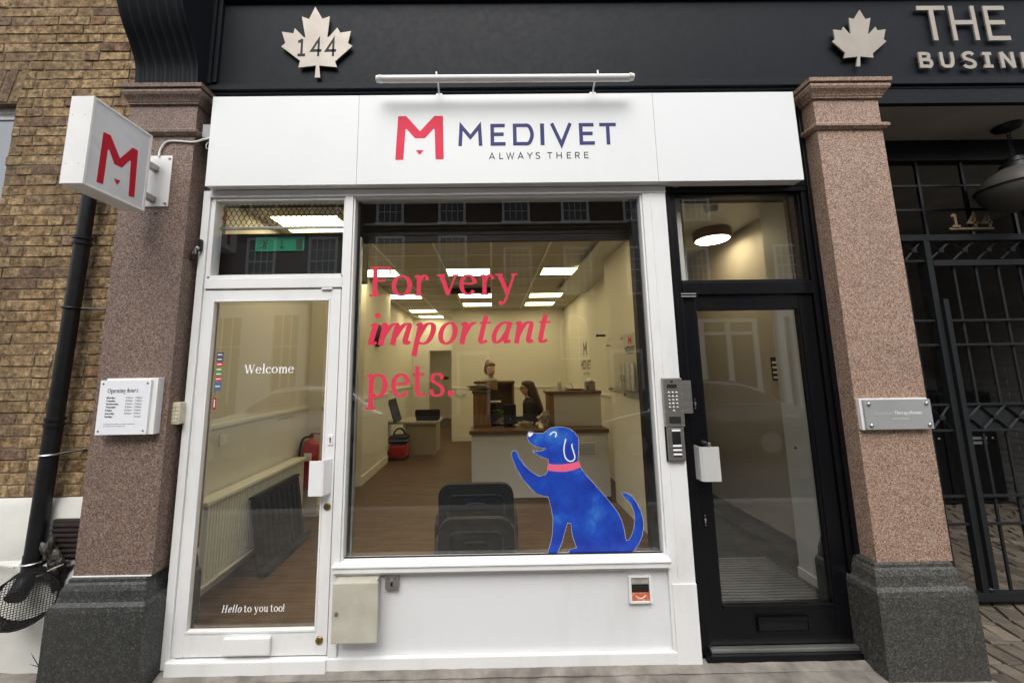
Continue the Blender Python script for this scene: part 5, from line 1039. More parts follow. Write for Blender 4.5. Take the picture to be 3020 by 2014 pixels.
# reception desk
dk = thing('reception_desk', 'white fronted reception desk with oak counter tops', 'desk', (.6, 2.9, FZ))
box('front_panel', (-.26, 1.41, 2.44, 2.46, FZ+.01, .852), m_lam, dk, .002); box('counter_top', (-.285, 1.42, 2.415, 2.80, .853, .897), m_oakd, dk, .004); box('end_panel', (-.258, -.235, 2.461, 3.1, FZ, .852), m_lam, dk, .001); box('kick_strip', (-.25, 1.41, 2.462, 2.48, FZ, FZ+.01), m_ink, dk, 0)
vt = box('vent_grille', (1.045, 1.25, 2.432, 2.4395, .584, .738), m_trim, dk, .002)
for k in range(7): box('slat', (1.052, 1.243, 2.428, 2.4318, .594+k*.02, .606+k*.02), m_slate, vt, .001)
boxes('raised_counter', [(.715, 1.42, 2.66, 3.05, 1.305, 1.342)], m_oakd, dk, .003); box('raised_panel', (.80, 1.415, 2.70, 2.72, .898, 1.304), m_lam, dk, .001); box('raised_end', (.735, .80, 2.68, 3.0, .8975, 1.3045), m_oak, dk, .002)
box('tower_front', (-.25, -.03, 2.72, 2.76, .8975, 1.325), m_oak, dk, .002); box('tower_top', (-.265, -.015, 2.70, 3.05, 1.3255, 1.36), m_oakd, dk, .003); box('tower_side', (-.06, -.031, 2.761, 3.5, .8975, 1.325), m_oak, dk, .001)
box('rear_top', (-.27, .335, 3.30, 3.62, 1.43, 1.465), m_oakd, dk, .003); box('rear_panel', (-.03, .30, 3.50, 3.54, .60, 1.429), m_oakd, dk, .001); box('rear_end', (.295, .325, 3.32, 3.6, .3, 1.429), m_oak, dk, .001)
ca_ = thing('cardboard_box', 'small open cardboard box on the tall desk unit', 'box', (-.02, 2.9, 1.36)); m_card = M("cardboard", (.30, .19, .09), (.25, .155, .075), 8, .8)
b0, b1 = at(*ZP(568, 600), Y=2.9), at(*ZP(765, 490), Y=2.9); boxes('sides', [(b0.x, b1.x, 2.86, 2.865, 1.3605, b1.z), (b0.x, b1.x, 3.0, 3.005, 1.3605, b1.z), (b0.x, b0.x+.005, 2.865, 3.0, 1.3605, b1.z), (b1.x-.005, b1.x, 2.865, 3.0, 1.3605, b1.z)], m_card, ca_, 0); box('bottom', (b0.x, b1.x, 2.86, 3.0, 1.3602, 1.364), m_card, ca_, 0)
pa = thing('paper_pile', 'untidy pile of papers on the tall desk unit', 'papers', (-.2, 2.9, 1.36))
for k in range(7):
    mt = Matrix.Translation((-.19+random.uniform(-.02, .03), 2.88, 1.366+k*.0085)) @ Matrix.Rotation(random.uniform(-.4, .4), 4, 'Z') @ Matrix.Rotation(random.uniform(-.05, .05), 4, 'Y'); bm = bmesh.new(); add_box(bm, -.12, .12, -.09, .09, 0, .006, 0, mt); bm_obj('sheet', bm, M("paper%d" % k, (.42, .40, .36) if k % 2 else (.14, .12, .11), None, 9, .8), pa)
mo = thing('computer_monitor', 'black computer monitor back on the reception counter', 'monitor', (.225, 2.75, .897))
box('screen', (.146, .308, 2.70, 2.735, .93, 1.18), m_bkpl, mo, .006); box('stand', (.20, .255, 2.735, 2.76, .90, 1.05), m_bkpl, mo, .004); box('foot', (.15, .30, 2.68, 2.79, .8975, .908), m_bkpl, mo, .003); box('logo_mark', (.226, .232, 2.698, 2.6999, .985, 1.012), m_slate, mo, 0)
fo = thing('foil_tray', 'foil tray of food on the reception counter', 'tray', (.42, 2.62, .897)); m_foil = M("crumpled_foil", (.55, .48, .36), (.30, .25, .18), 22, .35, .8, 40, .7)
bm = bmesh.new(); add_prism(bm, [(-.075, 0), (.075, 0), (.095, .07), (-.095, .07)], -.05, .05, lambda u, v, d: Vector((.42+u, 2.60+d, .8975+v))); bm_obj('tray', bm, m_foil, fo); lump('contents', (.42, 2.60, .967), (.075, .04, .014), m_card, 9, .5, fo, 2)
lump_ = thing('foil_parcel', 'crumpled foil parcel next to the foil tray', 'foil', (.63, 2.6, .897)); lump('parcel', (.63, 2.60, .965), (.085, .05, .065), m_foil, 21, 1.1, lump_)
gp = thing('desk_plant', 'green leafy bunch behind the monitor on the desk', 'plant', (.1, 2.9, .9)); m_leaf = M("leaf_green", (.03, .12, .02), (.05, .18, .03), 20, .5)
for k in range(9): lump('leaf', (.07+random.uniform(-.04, .05), 2.95+random.uniform(-.03, .03), 1.03+random.uniform(-.03, .05)), (.04, .012, .018), m_leaf, 30+k, .5, gp, 1)
pc = thing('desk_equipment', 'black equipment on the desk shelf behind the oak tower', 'equipment', (.0, 3.1, .9)); box('case', (-.028, .05, 3.0, 3.3, .70, 1.17), m_bkpl, pc, .006); box('paper_tray', (-.028, .12, 2.98, 3.2, 1.185, 1.195), m_vwhite, pc, .001)
for k in range(5): lump('clutter', (.07+k*.03, 2.92, .93+.02*math.sin(k*2)), (.035, .03, .02), [m_slate, m_card, m_vwhite, m_bkpl, m_red2][k], 50+k, .6, pc, 1)
# things on the raised counter
sa = thing('sanitiser_bottle', 'clear pump bottle on the raised counter', 'bottle', (.908, 2.85, 1.342)); lathe('bottle', [(.026, 0), (.028, .01), (.028, .10), (.02, .12), (.012, .125)], (.908, 2.85, 1.3425), M("clear_gel", (.62, .60, .54), (.56, .54, .48), 5, .2), sa, n=16); tube('pump', [(.908, 2.85, 1.465), (.908, 2.85, 1.51), (.888, 2.85, 1.525)], .006, m_white2, sa, 8)
cb2 = thing('pen_and_tray', 'dark shallow tray with a pen on the raised counter', 'tray', (1.11, 2.85, 1.342)); lathe('tray', [(.10, 0), (.14, .018), (.135, .02), (.09, .008)], (1.11, 2.85, 1.3425), m_oakd, cb2, n=24, sy=.6); tube('pen', [(1.10, 2.85, 1.355), (1.06, 2.86, 1.43)], .005, m_ink, cb2, 6)
tb = thing('tissue_box', 'patterned tissue box at the right end of the raised counter', 'box', (1.32, 2.85, 1.342)); box('carton', (1.262, 1.382, 2.80, 2.91, 1.3425, 1.455), M("patterned_card", (.30, .28, .25), (.10, .10, .10), 22, .6, lo=.45, hi=.6), tb, .003); lump('tissue', (1.325, 2.855, 1.475), (.035, .03, .03), m_vwhite, 77, .9, tb, 2)
# acrylic leaflet board on the right wall
ab = thing('acrylic_leaflet_board', 'clear acrylic leaflet board with red M logo on the right wall', 'display board', (1.39, 1.75, 1.33))
AXX = 1.385
for y0, y1, z0, z1 in ((1.19, 1.72, 1.33, 1.975), (1.74, 2.23, 1.36, 1.93)): box('acrylic_sheet', (AXX-.003, AXX+.003, y0, y1, z0, z1), m_acr, ab, 0)
for y, z in ((1.22, 1.94), (1.22, 1.36), (1.69, 1.36), (1.69, 1.94), (2.2, 1.39), (2.2, 1.90)): lathe('standoff', [(.012, -.012), (.012, .036)], (AXX, y, z), m_steel, ab, 'X', 10)
box('backing_sheet', (AXX+.006, AXX+.009, 1.20, 1.71, 1.34, 1.965), M("pale_backing", (.66, .64, .62), (.62, .6, .58), 3, .5), ab, 0)
RW = (AXX-.004, 0, 0)
letter(sans_glyph('M', .12), -1.50, -1.41, 1.86, .085, RW, RIGHTWALL, m_red, ab)
auto_word('MEDIVET', 'sans', -1.60, -1.33, 1.795, .05, RW, RIGHTWALL, m_ink, ab, w=.10); auto_word('ALWAYS THERE', 'sans', -1.55, -1.38, 1.768, .014, RW, RIGHTWALL, m_ink, ab, w=.10)
for k, (y0, y1) in enumerate(((1.30, 1.40), (1.42, 1.52), (1.55, 1.62), (1.64, 1.70))):
    h = box('leaflet_holder', (AXX-.045, AXX-.04, y0, y1, 1.40, 1.56), m_acr, ab, 0); box('leaflet', (AXX-.036, AXX-.032, y0+.008, y1-.008, 1.405, 1.665 if k != 1 else 1.68), M("leaflet%d" % k, (.62, .62, .68) if k < 2 else (.40, .40, .44), (.5, .5, .56), 12, .5), h, 0)
    if k > 1: box('leaflet_print', (AXX-.0375, AXX-.0365, y0+.015, y1-.015, 1.49, 1.56), m_ink, h, 0)
wv2 = thing('wall_vinyl', 'brown logo and capitals on the right wall above the tissue box', 'lettering', (1.66, 4.2, 1.6)); m_br = M("brown_print", (.10, .055, .03), (.13, .07, .04), 6, .6)
WB = (1.6598, 0, 0); v0 = [at(*Z5(*p), X=1.659) for p in ((1568, 1070), (1592, 1070), (1555, 1178), (1618, 1178))]
zt, zb = at(*Z5(1580, 1028), X=1.659).z, at(*Z5(1580, 1115), X=1.659).z; letter(sans_glyph('M', .11), -v0[0].y, -v0[1].y, zb, zt-zb, WB, RIGHTWALL, m_br, wv2)
zt, zb = at(*Z5(1585, 1148), X=1.659).z, at(*Z5(1585, 1208), X=1.659).z; auto_word('MEDIVET', 'sans', -v0[2].y, -v0[3].y, zb, zt-zb, WB, RIGHTWALL, m_br, wv2, w=.11); auto_word('ALWAYS THERE', 'sans', -v0[2].y+.12, -v0[3].y-.1, zb-.10, .05, WB, RIGHTWALL, m_br, wv2, w=.08)
bkt = thing('wall_bracket', 'small black bracket on the corner of the right wall', 'bracket', (1.43, 2.28, 1.97)); p = at(*ZW(455, 250), Y=2.33); box('arm', (p.x-.055, p.x+.05, 2.31, 2.335, p.z-.012, p.z+.012), m_bkpl, bkt, .003); box('cap', (p.x-.06, p.x-.045, 2.305, 2.34, p.z-.016, p.z+.016), m_bkpl, bkt, .002)
# chairs just behind the glass
m_ch = M("black_upholstery", (.006, .007, .009), (.011, .012, .014), 12, .55, .3, 90, spec=.25)
def rounded(x0, x1, z0, z1, r, n=5):
    P = [(x0, z0), (x1, z0)]
    for cx, cz, a0 in ((x1-r, z1-r, 0), (x0+r, z1-r, 90)): P += [(cx+r*math.cos(R(a0+90*k/n)), cz+r*math.sin(R(a0+90*k/n))) for k in range(n+1)]
    return P
def chair(y, x0, x1, ztop, label):
    t = thing('waiting_chair', label, 'chair', ((x0+x1)/2, y+.2, FZ), 'black chairs behind the window'); cxx = (x0+x1)/2
    lean = lambda u, v, d: Vector((u, y+d-(v-.35)*.10, v))
    bm = bmesh.new(); add_prism(bm, rounded(x0, x1, .30, ztop, .095), 0, .05, lean); bk = bm_obj('back_shell', bm, m_ch, t)
    bm = bmesh.new(); pts = rounded(x0+.075, x1-.075, .36, ztop-.085, .05)
    add_tube(bm, [lean(u, v, -.003) for u, v in pts], .0065, 6, closed=True); bm_obj('seam', bm, m_bkr, bk, True)
    bm = bmesh.new(); pts = smoothpts([(cxx-.075, ztop-.165), (cxx-.055, ztop-.148), (cxx+.055, ztop-.148), (cxx+.075, ztop-.165)], 4); add_tube(bm, [lean(u, v, -.004) for u, v in pts], .007, 6); bm_obj('handle_slot', bm, m_bkr, bk, True)
    bm = bmesh.new(); add_prism(bm, rounded(x0+.02, x1-.02, 0, .45, .08), 0, .06, lambda u, v, d: Vector((u, y+.05+v, .33+d))); bm_obj('seat', bm, m_ch, t)
    for s in (x0-.028, x1-.022): bm = bmesh.new(); add_prism(bm, [(-.02, .27), (.36, .27), (.36, .47), (.30, .50), (.05, .50), (-.01, .46)], 0, .05, lambda u, v, d, s=s: Vector((s+d, y+u, v))); bm_obj('armrest', bm, m_ch, t)
    for sx_ in (x0+.04, x1-.04):
        for yy in (y+.06, y+.44): tube('leg', [(sx_, yy, FZ), (sx_, yy, .33)], .014, m_iron, t, 8)
chair(.78, -.425, .155, .762, 'taller black upholstered chair back, rear of the two behind the glass'); chair(.34, -.365, .13, .668, 'lower black upholstered chair back, nearest the window glass')
# vacuum cleaner
vc = thing('vacuum_cleaner', 'red and black tub vacuum cleaner beside the chimney breast', 'vacuum cleaner', (-1.66, 4.62, FZ)); VX, VY = -1.66, 4.62
bm = bmesh.new(); add_box(bm, VX-.15, VX+.15, VY-.15, VY+.15, FZ+.03, FZ+.27, .05); bm_obj('tub', bm, m_fe, vc); bm = bmesh.new(); add_box(bm, VX-.165, VX+.165, VY-.16, VY+.16, FZ+.271, FZ+.41, .05); bm_obj('motor_head', bm, m_bkpl, vc)
tube('handle', [(VX+.10*math.cos(R(a)), VY, FZ+.40+.12*math.sin(R(a))) for a in range(0, 181, 15)], .015, m_bkpl, vc); box('motor_band', (VX-.168, VX+.168, VY-.163, VY+.163, FZ+.33, FZ+.342), m_slate, vc, .01)
for sx_ in (-.13, .13):
    for sy_ in (-.12, .12): lathe('wheel', [(.03, -.015), (.034, 0), (.03, .015)], (VX+sx_, VY+sy_, FZ+.034), m_bkpl, vc, 'X', 12)
# back counter, its monitor and screen
bc = thing('side_counter', 'cream counter with cupboard at the back of the shop', 'counter', (-1.4, 5.0, FZ)); m_tan = M('tan_laminate', (.36, .31, .23), (.32, .27, .2), 3, .5); box('worktop', (-2.05, -1.0, 4.85, 5.5, .66, .70), m_tan, bc, .004); box('cupboard', (-1.62, -1.05, 4.90, 5.45, FZ, .659), m_tan, bc, .003); box('leg', (-1.66, -1.625, 4.9, 4.94, FZ, .659), m_trim, bc, .002)
mo2 = thing('computer_monitor', 'black monitor seen from behind on the back counter', 'monitor', (-1.23, 5.0, .7)); bm = bmesh.new(); add_prism(bm, [(-1.46, .80), (-1.43, .702), (-1.03, .702), (-.995, .73), (-.995, .905), (-1.44, .905), (-1.46, .89)], 4.98, 5.03, lambda u, v, d: Vector((u, d, v))); bm_obj('screen', bm, m_bkpl, mo2); box('stand', (-1.27, -1.19, 5.031, 5.06, .7005, .84), m_bkpl, mo2, .004)
wsn = thing('wall_screen', 'thin black screen on an arm tilted from the left wall', 'screen', (-1.85, 4.85, .9)); mt = Matrix.Translation((-1.80, 4.82, .92)) @ Matrix.Rotation(R(-17), 4, 'Y'); bm = bmesh.new(); add_box(bm, -.015, .015, -.25, .25, -.21, .21, .006, mt); bm_obj('panel', bm, m_bkpl, wsn); tube('arm', [(-2.05, 4.82, 1.02), (-1.83, 4.82, 1.02)], .015, m_iron, wsn)
th = thing('thermostat', 'white control plate on the back wall beside the desk tower', 'switch', (-.55, 6.19, 1.12)); p = at(*ZP(118, 695), Y=6.18); box('plate', (p.x-.11, p.x+.11, 6.17, 6.199, p.z-.06, p.z+.05), m_trim, th, .006); box('rocker', (p.x-.05, p.x+.05, 6.163, 6.1695, p.z-.11, p.z-.07), m_white2, th, .004)
cs = thing('corridor_sign', 'small dark sign on the corridor wall behind the full stop', 'sign', (-1.2, 10.18, 1.3)); p = at(*Z5(660, 1265), Y=10.17); box('panel', (p.x-.22, p.x+.1, 10.17, 10.18, p.z-.05, p.z+.05), m_card, cs, 0); [box('letter_block', (p.x-.2+.07*k, p.x-.15+.07*k, 10.162, 10.169, p.z-.04, p.z+.04), m_ink, cs, 0) for k in range(4)]

# ================================================================= ENTRANCE HALL (behind the black door)
m_hw = M("hall_plaster", (.46, .42, .36), (.40, .365, .31), 2, .6); m_hn = M("hall_white_board", (.62, .62, .60), (.56, .56, .54), 2, .45); m_hf = M("dark_hall_lino", (.018, .021, .021), (.011, .013, .013), 5, .5, spec=.3)
o = sheet('hall_floor', [(1.15, .1, .085), (2.56, .1, .085), (2.56, 2.29, .085), (1.15, 2.29, .085)], m_hf); o = sheet('hall_ceiling', [(1.15, .1, 2.95), (2.56, .1, 2.95), (2.56, 4.2, 2.95), (1.15, 4.2, 2.95)], m_hn)
sheet('hall_floor', [(1.81, 2.29, .085), (2.56, 2.29, .085), (2.56, 4.2, .085), (1.81, 4.2, .085)], m_hf)
o = boxes('hall_wall', [(1.80, 2.45, 3.6, 3.7, .085, 2.95), (1.801, 1.83, 2.31, 3.599, .085, 2.95)], m_hw, None, 0); o['kind'] = 'structure'; 
o2 = boxes('hall_side_wall', [(2.43, 2.434, .711, 3.6, .085, 2.95)], m_hw, None, 0); o2['kind'] = 'structure'; o3 = boxes('hall_lobby_wall', [(2.27, 2.434, .16, .71, .085, 2.95)], m_hn, None, .002); o3['kind'] = 'structure'
boxes('skirting', [(2.415, 2.4298, .711, 3.6, .085, .24)], m_hf, o2, .003); boxes('skirting', [(2.255, 2.2698, .17, .71, .085, .15)], m_trim, o3, .003)
mc = box('meter_cupboard_door', (2.262, 2.2698, .27, .66, .80, 1.25), m_hn, o3, .003); lathe('lock', [(.01, -.004), (.01, .0)], (2.262, .60, 1.02), m_ink, mc, 'X', 10)
hm = thing('door_mat', 'black ribbed mat on the hall floor behind the black door', 'mat', (1.7, .5, .085)); box('backing', (1.28, 2.20, .15, .98, .086, .095), m_ink, hm, 0)
m_rib = M("mat_rib", (.15, .145, .135), (.11, .107, .10), 20, .8)
for k in range(24): box('rib', (1.29, 2.19, .16+k*.034, .172+k*.034, .0955, .104), m_rib, hm, .002)
hl = thing('hall_lamp', 'lit round ceiling lamp in the hall above the black door', 'ceiling light', (2.17, 1.2, 2.93)); HX, HY = 2.17, 1.23
lathe('housing', [(.165, .0), (.17, -.01), (.165, -.085), (.15, -.09)], (HX, HY, 2.945), m_oakd, hl, n=32); lathe('diffuser', [(.148, -.0905), (.14, -.096), (.05, -.10)], (HX, HY, 2.945), emit_mat("lit_lamp", (1.0, .82, .50), 15.0), hl, n=32)
hs_ = thing('hall_notice', 'narrow black notice on the hall wall behind the black door glass', 'notice', (2.42, 1.4, 1.6)); p = at(*Z7(980, 1205), X=2.425); box('board', (2.424, 2.4295, p.y-.05, p.y+.05, p.z-.10, p.z+.10), m_ink, hs_, .001)
for k in range(4): box('notice_print', (2.4225, 2.4239, p.y-.03, p.y+.03, p.z-.08+k*.042, p.z-.062+k*.042), m_vwhite, hs_, 0)
hd = thing('smoke_detector', 'small detector on the hall ceiling above the round lamp', 'detector', (2.1, .9, 2.95)); p = at(*Z7(555, 150), Z=2.94); lathe('body', [(.05, .0), (.05, -.02), (.035, -.04)], (p.x, p.y, 2.949), m_hn, hd)

# ================================================================= PEOPLE AT THE DESK
def person(name, label, loc, segs, zones, voxel=.011):
    """one continuous body: tapered limbs fused by voxel remesh; zones(co)->material index"""
    bm = bmesh.new()
    for a, b, ra, rb in segs:
        a, b = Vector(a), Vector(b); n = 7
        for i in range(n+1):
            t_ = i/n; c = a.lerp(b, t_); r = ra+(rb-ra)*t_
            q = bmesh.new(); bmesh.ops.create_icosphere(q, subdivisions=2, radius=1)
            rx, ry, rz = (r, r, r) if not isinstance(r, Vector) else r
            merge(bm, q, Matrix.Translation(c) @ Matrix.Diagonal((rx, ry, rz, 1)))
    me = bpy.data.meshes.new(name); bm.to_mesh(me); bm.free()
    o = bpy.data.objects.new(name, me); C.objects.link(o)
    md = o.modifiers.new("r", 'REMESH'); md.mode = 'VOXEL'; md.voxel_size = voxel; sm = o.modifiers.new("s", 'SMOOTH'); sm.iterations = 4
    dg = bpy.context.evaluated_depsgraph_get(); me2 = bpy.data.meshes.new_from_object(o.evaluated_get(dg)); o.modifiers.clear(); o.data = me2; bpy.data.meshes.remove(me); me2.name = name
    me2.materials.clear()
    for m in zones[0]: me2.materials.append(m)
    for p in me2.polygons: p.material_index = zones[1](p.center); p.use_smooth = True
    o.location = loc; return tag(o, label, 'person')
V3 = lambda *a: Vector(a)
m_skin = M("skin", (.50, .30, .21), (.46, .27, .19), 20, .5); m_top = M("black_top", (.010, .010, .012), (.016, .016, .018), 9, .8); m_trs = M("dark_trousers", (.02, .02, .026), (.025, .025, .03), 9, .8); m_patt = M("patterned_blouse", (.55, .50, .42), (.22, .18, .13), 45, .8, lo=.45, hi=.56)
m_hair1 = M("dark_brown_hair", (.035, .016, .010), (.06, .028, .016), 9, .42, .5, 30, stretch=(14, 14, 1)); m_hair2 = M("fair_hair", (.26, .15, .06), (.16, .09, .035), 9, .5, .5, 30, stretch=(9, 9, 2))
def hand(s, base, d, side):
    base = Vector(base); d = Vector(d).normalized(); up = Vector((0, 0, 1)); sd_ = d.cross(up).normalized()
    s += [(base, base+d*.07, V3(.032, .032, .017), V3(.036, .036, .014))]
    for i, l in enumerate((.062, .072, .068, .052)):
        k = base+d*.085+sd_*(-.030+i*.020); s += [(k, k+d*l*.55-up*.006, .0095, .009), (k+d*l*.55-up*.006, k+d*l-up*.024, .009, .0075)]
    k = base+d*.02+sd_*(.036*side); s += [(k, k+d*.035+sd_*.018*side-up*.005, .011, .010), (k+d*.035+sd_*.018*side-up*.005, k+d*.06+sd_*.02*side-up*.014, .010, .008)]
# seated woman, in profile facing left; local origin at floor under the hips
s = [((.0, 0, .52), (.0, 0, .72), V3(.13, .16, .10), V3(.115, .145, .10)), ((.0, 0, .72), (-.01, 0, .95), V3(.115, .145, .1), V3(.105, .165, .09)), ((-.01, 0, .95), (-.01, 0, 1.02), V3(.10, .17, .06), V3(.07, .10, .05)), ((-.01, 0, 1.02), (-.03, 0, 1.10), .052, .048),
     ((-.045, 0, 1.14), (-.045, 0, 1.19), V3(.075, .066, .085), V3(.088, .074, .085)), ((-.085, 0, 1.115), (-.08, 0, 1.15), V3(.035, .038, .035), V3(.05, .05, .05)),
     ((-.122, 0, 1.175), (-.142, 0, 1.15), .010, .014), ((-.118, 0, 1.117), (-.122, 0, 1.117), V3(.012, .024, .008), V3(.010, .02, .007)), ((-.03, .075, 1.16), (-.03, .075, 1.18), V3(.015, .008, .02), V3(.015, .008, .02)), ((-.03, -.075, 1.16), (-.03, -.075, 1.18), V3(.015, .008, .02), V3(.015, .008, .02))]
for q in (1, -1):
    s += [((-.01, q*.165, .96), (-.06, q*.20, .72), .058, .046), ((-.06, q*.20, .72), (-.30, q*.13, .74), .043, .028)]; hand(s, (-.31, q*.13, .74), (-1, -q*.1, 0), q)
    s += [((0, q*.09, .50), (-.42, q*.10, .50), .088, .062), ((-.42, q*.10, .50), (-.40, q*.10, .10), .058, .04), ((-.40, q*.10, .05), (-.55, q*.10, .035), .042, .032)]
def zone_sit(c):
    if c.z > 1.045: return 0
    if c.z > .56 and c.x > -.30: return 1
    if c.x < -.30 and c.z > .66: return 0
    return 2
w1 = person('person', 'seated person with long dark hair, glasses and black top at desk', (.545, 3.2, .19), s, ([m_skin, m_top, m_trs], zone_sit))
def hair_mesh(name, rings, mat, parent, n=18, noise_=.006):
    bm = bmesh.new(); R_ = []
    for cx, cy, cz, rx, ry in rings:
        R_.append([bm.verts.new((cx+rx*math.cos(2*math.pi*k/n)*(1+random.uniform(-noise_, noise_)*6), cy+ry*math.sin(2*math.pi*k/n)*(1+random.uniform(-noise_, noise_)*6), cz)) for k in range(n)])
    for A, B in zip(R_, R_[1:]):
        for k in range(n): bm.faces.new((A[k], A[(k+1) % n], B[(k+1) % n], B[k]))
    bm.faces.new(R_[0]); bm.faces.new(R_[-1]); bmesh.ops.recalc_face_normals(bm, faces=bm.faces[:]); me = bpy.data.meshes.new(name); bm.to_mesh(me); bm.free()
    for p in me.polygons: p.use_smooth = True
    me.materials.append(mat); o = bpy.data.objects.new(name, me); C.objects.link(o); o.parent = parent; return o
hair_mesh('hair', [(-.035, 0, 1.284, .02, .018), (-.034, 0, 1.276, .062, .056), (-.03, 0, 1.255, .092, .078), (-.024, 0, 1.225, .098, .086), (-.008, 0, 1.19, .092, .09), (.014, 0, 1.15, .086, .092), (.03, 0, 1.10, .085, .095), (.05, 0, 1.03, .09, .10), (.075, 0, .96, .09, .105), (.105, 0, .88, .08, .10), (.125, 0, .80, .05, .085), (.13, 0, .77, .02, .04)], m_hair1, w1)
bm = bmesh.new()
for q in (1, -1): add_tube(bm, [(-.133+.002*math.sin(a), q*.033+.022*math.cos(a), 1.176+.019*math.sin(a)) for a in [k*math.pi/6 for k in range(12)]], .003, 5, closed=True); add_tube(bm, [(-.128, q*.056, 1.18), (-.04, q*.083, 1.185)], .0028, 5)
g = bm_obj('glasses', bm, m_bkpl); g.parent = w1
ch_ = thing('office_chair', 'pale office chair behind the seated person with dark hair', 'chair', (.62, 3.2, FZ)); box('seat', (.40, .86, 2.98, 3.42, .56, .62), m_slate, ch_, .02); box('backrest', (.80, .86, 3.0, 3.40, .66, 1.05), m_slate, ch_, .025); tube('column', [(.63, 3.2, .14), (.63, 3.2, .56)], .025, m_iron, ch_); [tube('leg', [(.63, 3.2, .16), (.63+.28*math.cos(a), 3.2+.28*math.sin(a), .13)], .016, m_iron, ch_) for a in [k*2*math.pi/5 for k in range(5)]]
# second person, standing behind the tall unit, face turned down and to the right
s = [((0, 0, .90), (0, 0, 1.10), V3(.16, .11, .10), V3(.14, .105, .1)), ((0, 0, 1.10), (0, 0, 1.32), V3(.14, .105, .1), V3(.17, .10, .09)), ((0, 0, 1.32), (.005, -.01, 1.39), V3(.17, .09, .05), V3(.08, .06, .04)), ((.01, -.01, 1.39), (.02, -.02, 1.46), .05, .046),
     ((.03, -.03, 1.50), (.022, -.022, 1.555), V3(.066, .075, .08), V3(.074, .086, .08)), ((.05, -.07, 1.475), (.05, -.065, 1.51), V3(.036, .036, .034), V3(.046, .046, .046)), ((.062, -.107, 1.53), (.075, -.122, 1.508), .009, .013), ((.066, -.10, 1.47), (.066, -.102, 1.47), V3(.02, .012, .007), V3(.018, .011, .007))]
for q in (1, -1):
    s += [((q*.17, 0, 1.32), (q*.23, -.02, 1.06), .054, .043), ((q*.23, -.02, 1.06), (q*.14, -.22, .98), .042, .028)]; hand(s, (q*.13, -.24, .98), (-q*.3, -1, 0), q)
    s += [((q*.085, 0, .86), (q*.095, 0, .48), .085, .058), ((q*.095, 0, .48), (q*.10, .01, .09), .056, .038), ((q*.10, .0, .05), (q*.11, -.14, .035), .042, .032)]
def zone_st(c):
    if c.z > 1.43: return 0
    if c.z > .88: return 0 if c.y < -.2 else 1
    return 2
w2 = person('person', 'person with fair tied up hair standing behind the tall desk unit', (-.045, 3.95, .10), s, ([m_skin, m_patt, m_trs], zone_st))
hair_mesh('hair', [(.02, -.022, 1.658, .02, .02), (.02, -.022, 1.650, .055, .06), (.02, -.018, 1.63, .082, .094), (.014, -.004, 1.60, .090, .098), (.004, .014, 1.575, .086, .092), (-.006, .03, 1.555, .08, .082), (-.018, .042, 1.51, .07, .066), (-.02, .045, 1.47, .05, .05), (-.02, .045, 1.45, .03, .03)], m_hair2, w2)
o = lump('hair_bun', (-.03, .045, 1.655), (.038, .04, .034), m_hair2, 88, .5); o.parent = w2

# ================================================================= ACROSS THE STREET (seen mirrored in the glass)
VYB = -11.9          # facade plane; its mirror image lies 12 m behind the glass
m_obr = M("dark_london_brick", (.15, .10, .06), (.085, .056, .038), 2.2, .9, .5, 40); m_sash = M("white_sash_paint", (.9, .9, .88), (.84, .84, .82), 6, .5); m_ogl = M("dark_window_glass", (.085, .08, .07), (.11, .1, .085), 3, .12)
ob = thing('terrace_house', 'dark brick terrace with white sash windows across the street', 'house', (2, VYB, 0))
wins = [(-4.4, 5.05, .95, 1.75), (-1.95, 5.05, .95, 1.75), (.60, 4.58, .92, 1.72), (2.95, 4.56, .92, 1.72), (5.4, 4.56, .92, 1.72), (7.75, 4.9, .75, 1.3), (11.25, 4.8, .9, 1.5), (-4.4, 7.5, .9, 1.6), (-1.95, 7.5, .9, 1.6), (.58, 7.5, .92, 1.5), (2.93, 7.5, .92, 1.5), (5.4, 7.5, .92, 1.5), (7.8, 7.5, .92, 1.5), (-7.0, 5.05, .95, 1.75), (-9.4, 5.05, .95, 1.75), (-7.0, 7.5, .9, 1.6), (-9.4, 7.5, .9, 1.6)]
box('wall', (-14, 14, VYB-.4, VYB, -.1, 10.3), m_obr, ob, 0); box('parapet', (-14, 14, VYB-.3, VYB+.15, 10.3, 10.5), m_conc, ob, .01); box('string_course', (-14, 14, VYB, VYB+.08, 3.95, 4.15), m_conc, ob, .01)
for x, z, w, h in wins:
    fr = boxes('window', [(x-.09, x, VYB, VYB+.05, z-.05, z+h+.09), (x+w, x+w+.09, VYB, VYB+.05, z-.05, z+h+.09), (x, x+w, VYB, VYB+.05, z+h, z+h+.09), (x-.12, x+w+.12, VYB, VYB+.1, z-.12, z-.05), (x, x+w, VYB, VYB+.045, z+h*.5-.025, z+h*.5+.025)], m_sash, ob, .004)
    box('pane', (x, x+w, VYB+.004, VYB+.012, z, z+h), m_ogl, fr, 0); boxes('glazing_bar', [(x+w*k/4-.012, x+w*k/4+.012, VYB+.012, VYB+.032, z, z+h) for k in (1, 2, 3)] + [(x, x+w, VYB+.0125, VYB+.031, z+h*k-.012, z+h*k+.012) for k in (.25, .75)], m_sash, fr, 0)
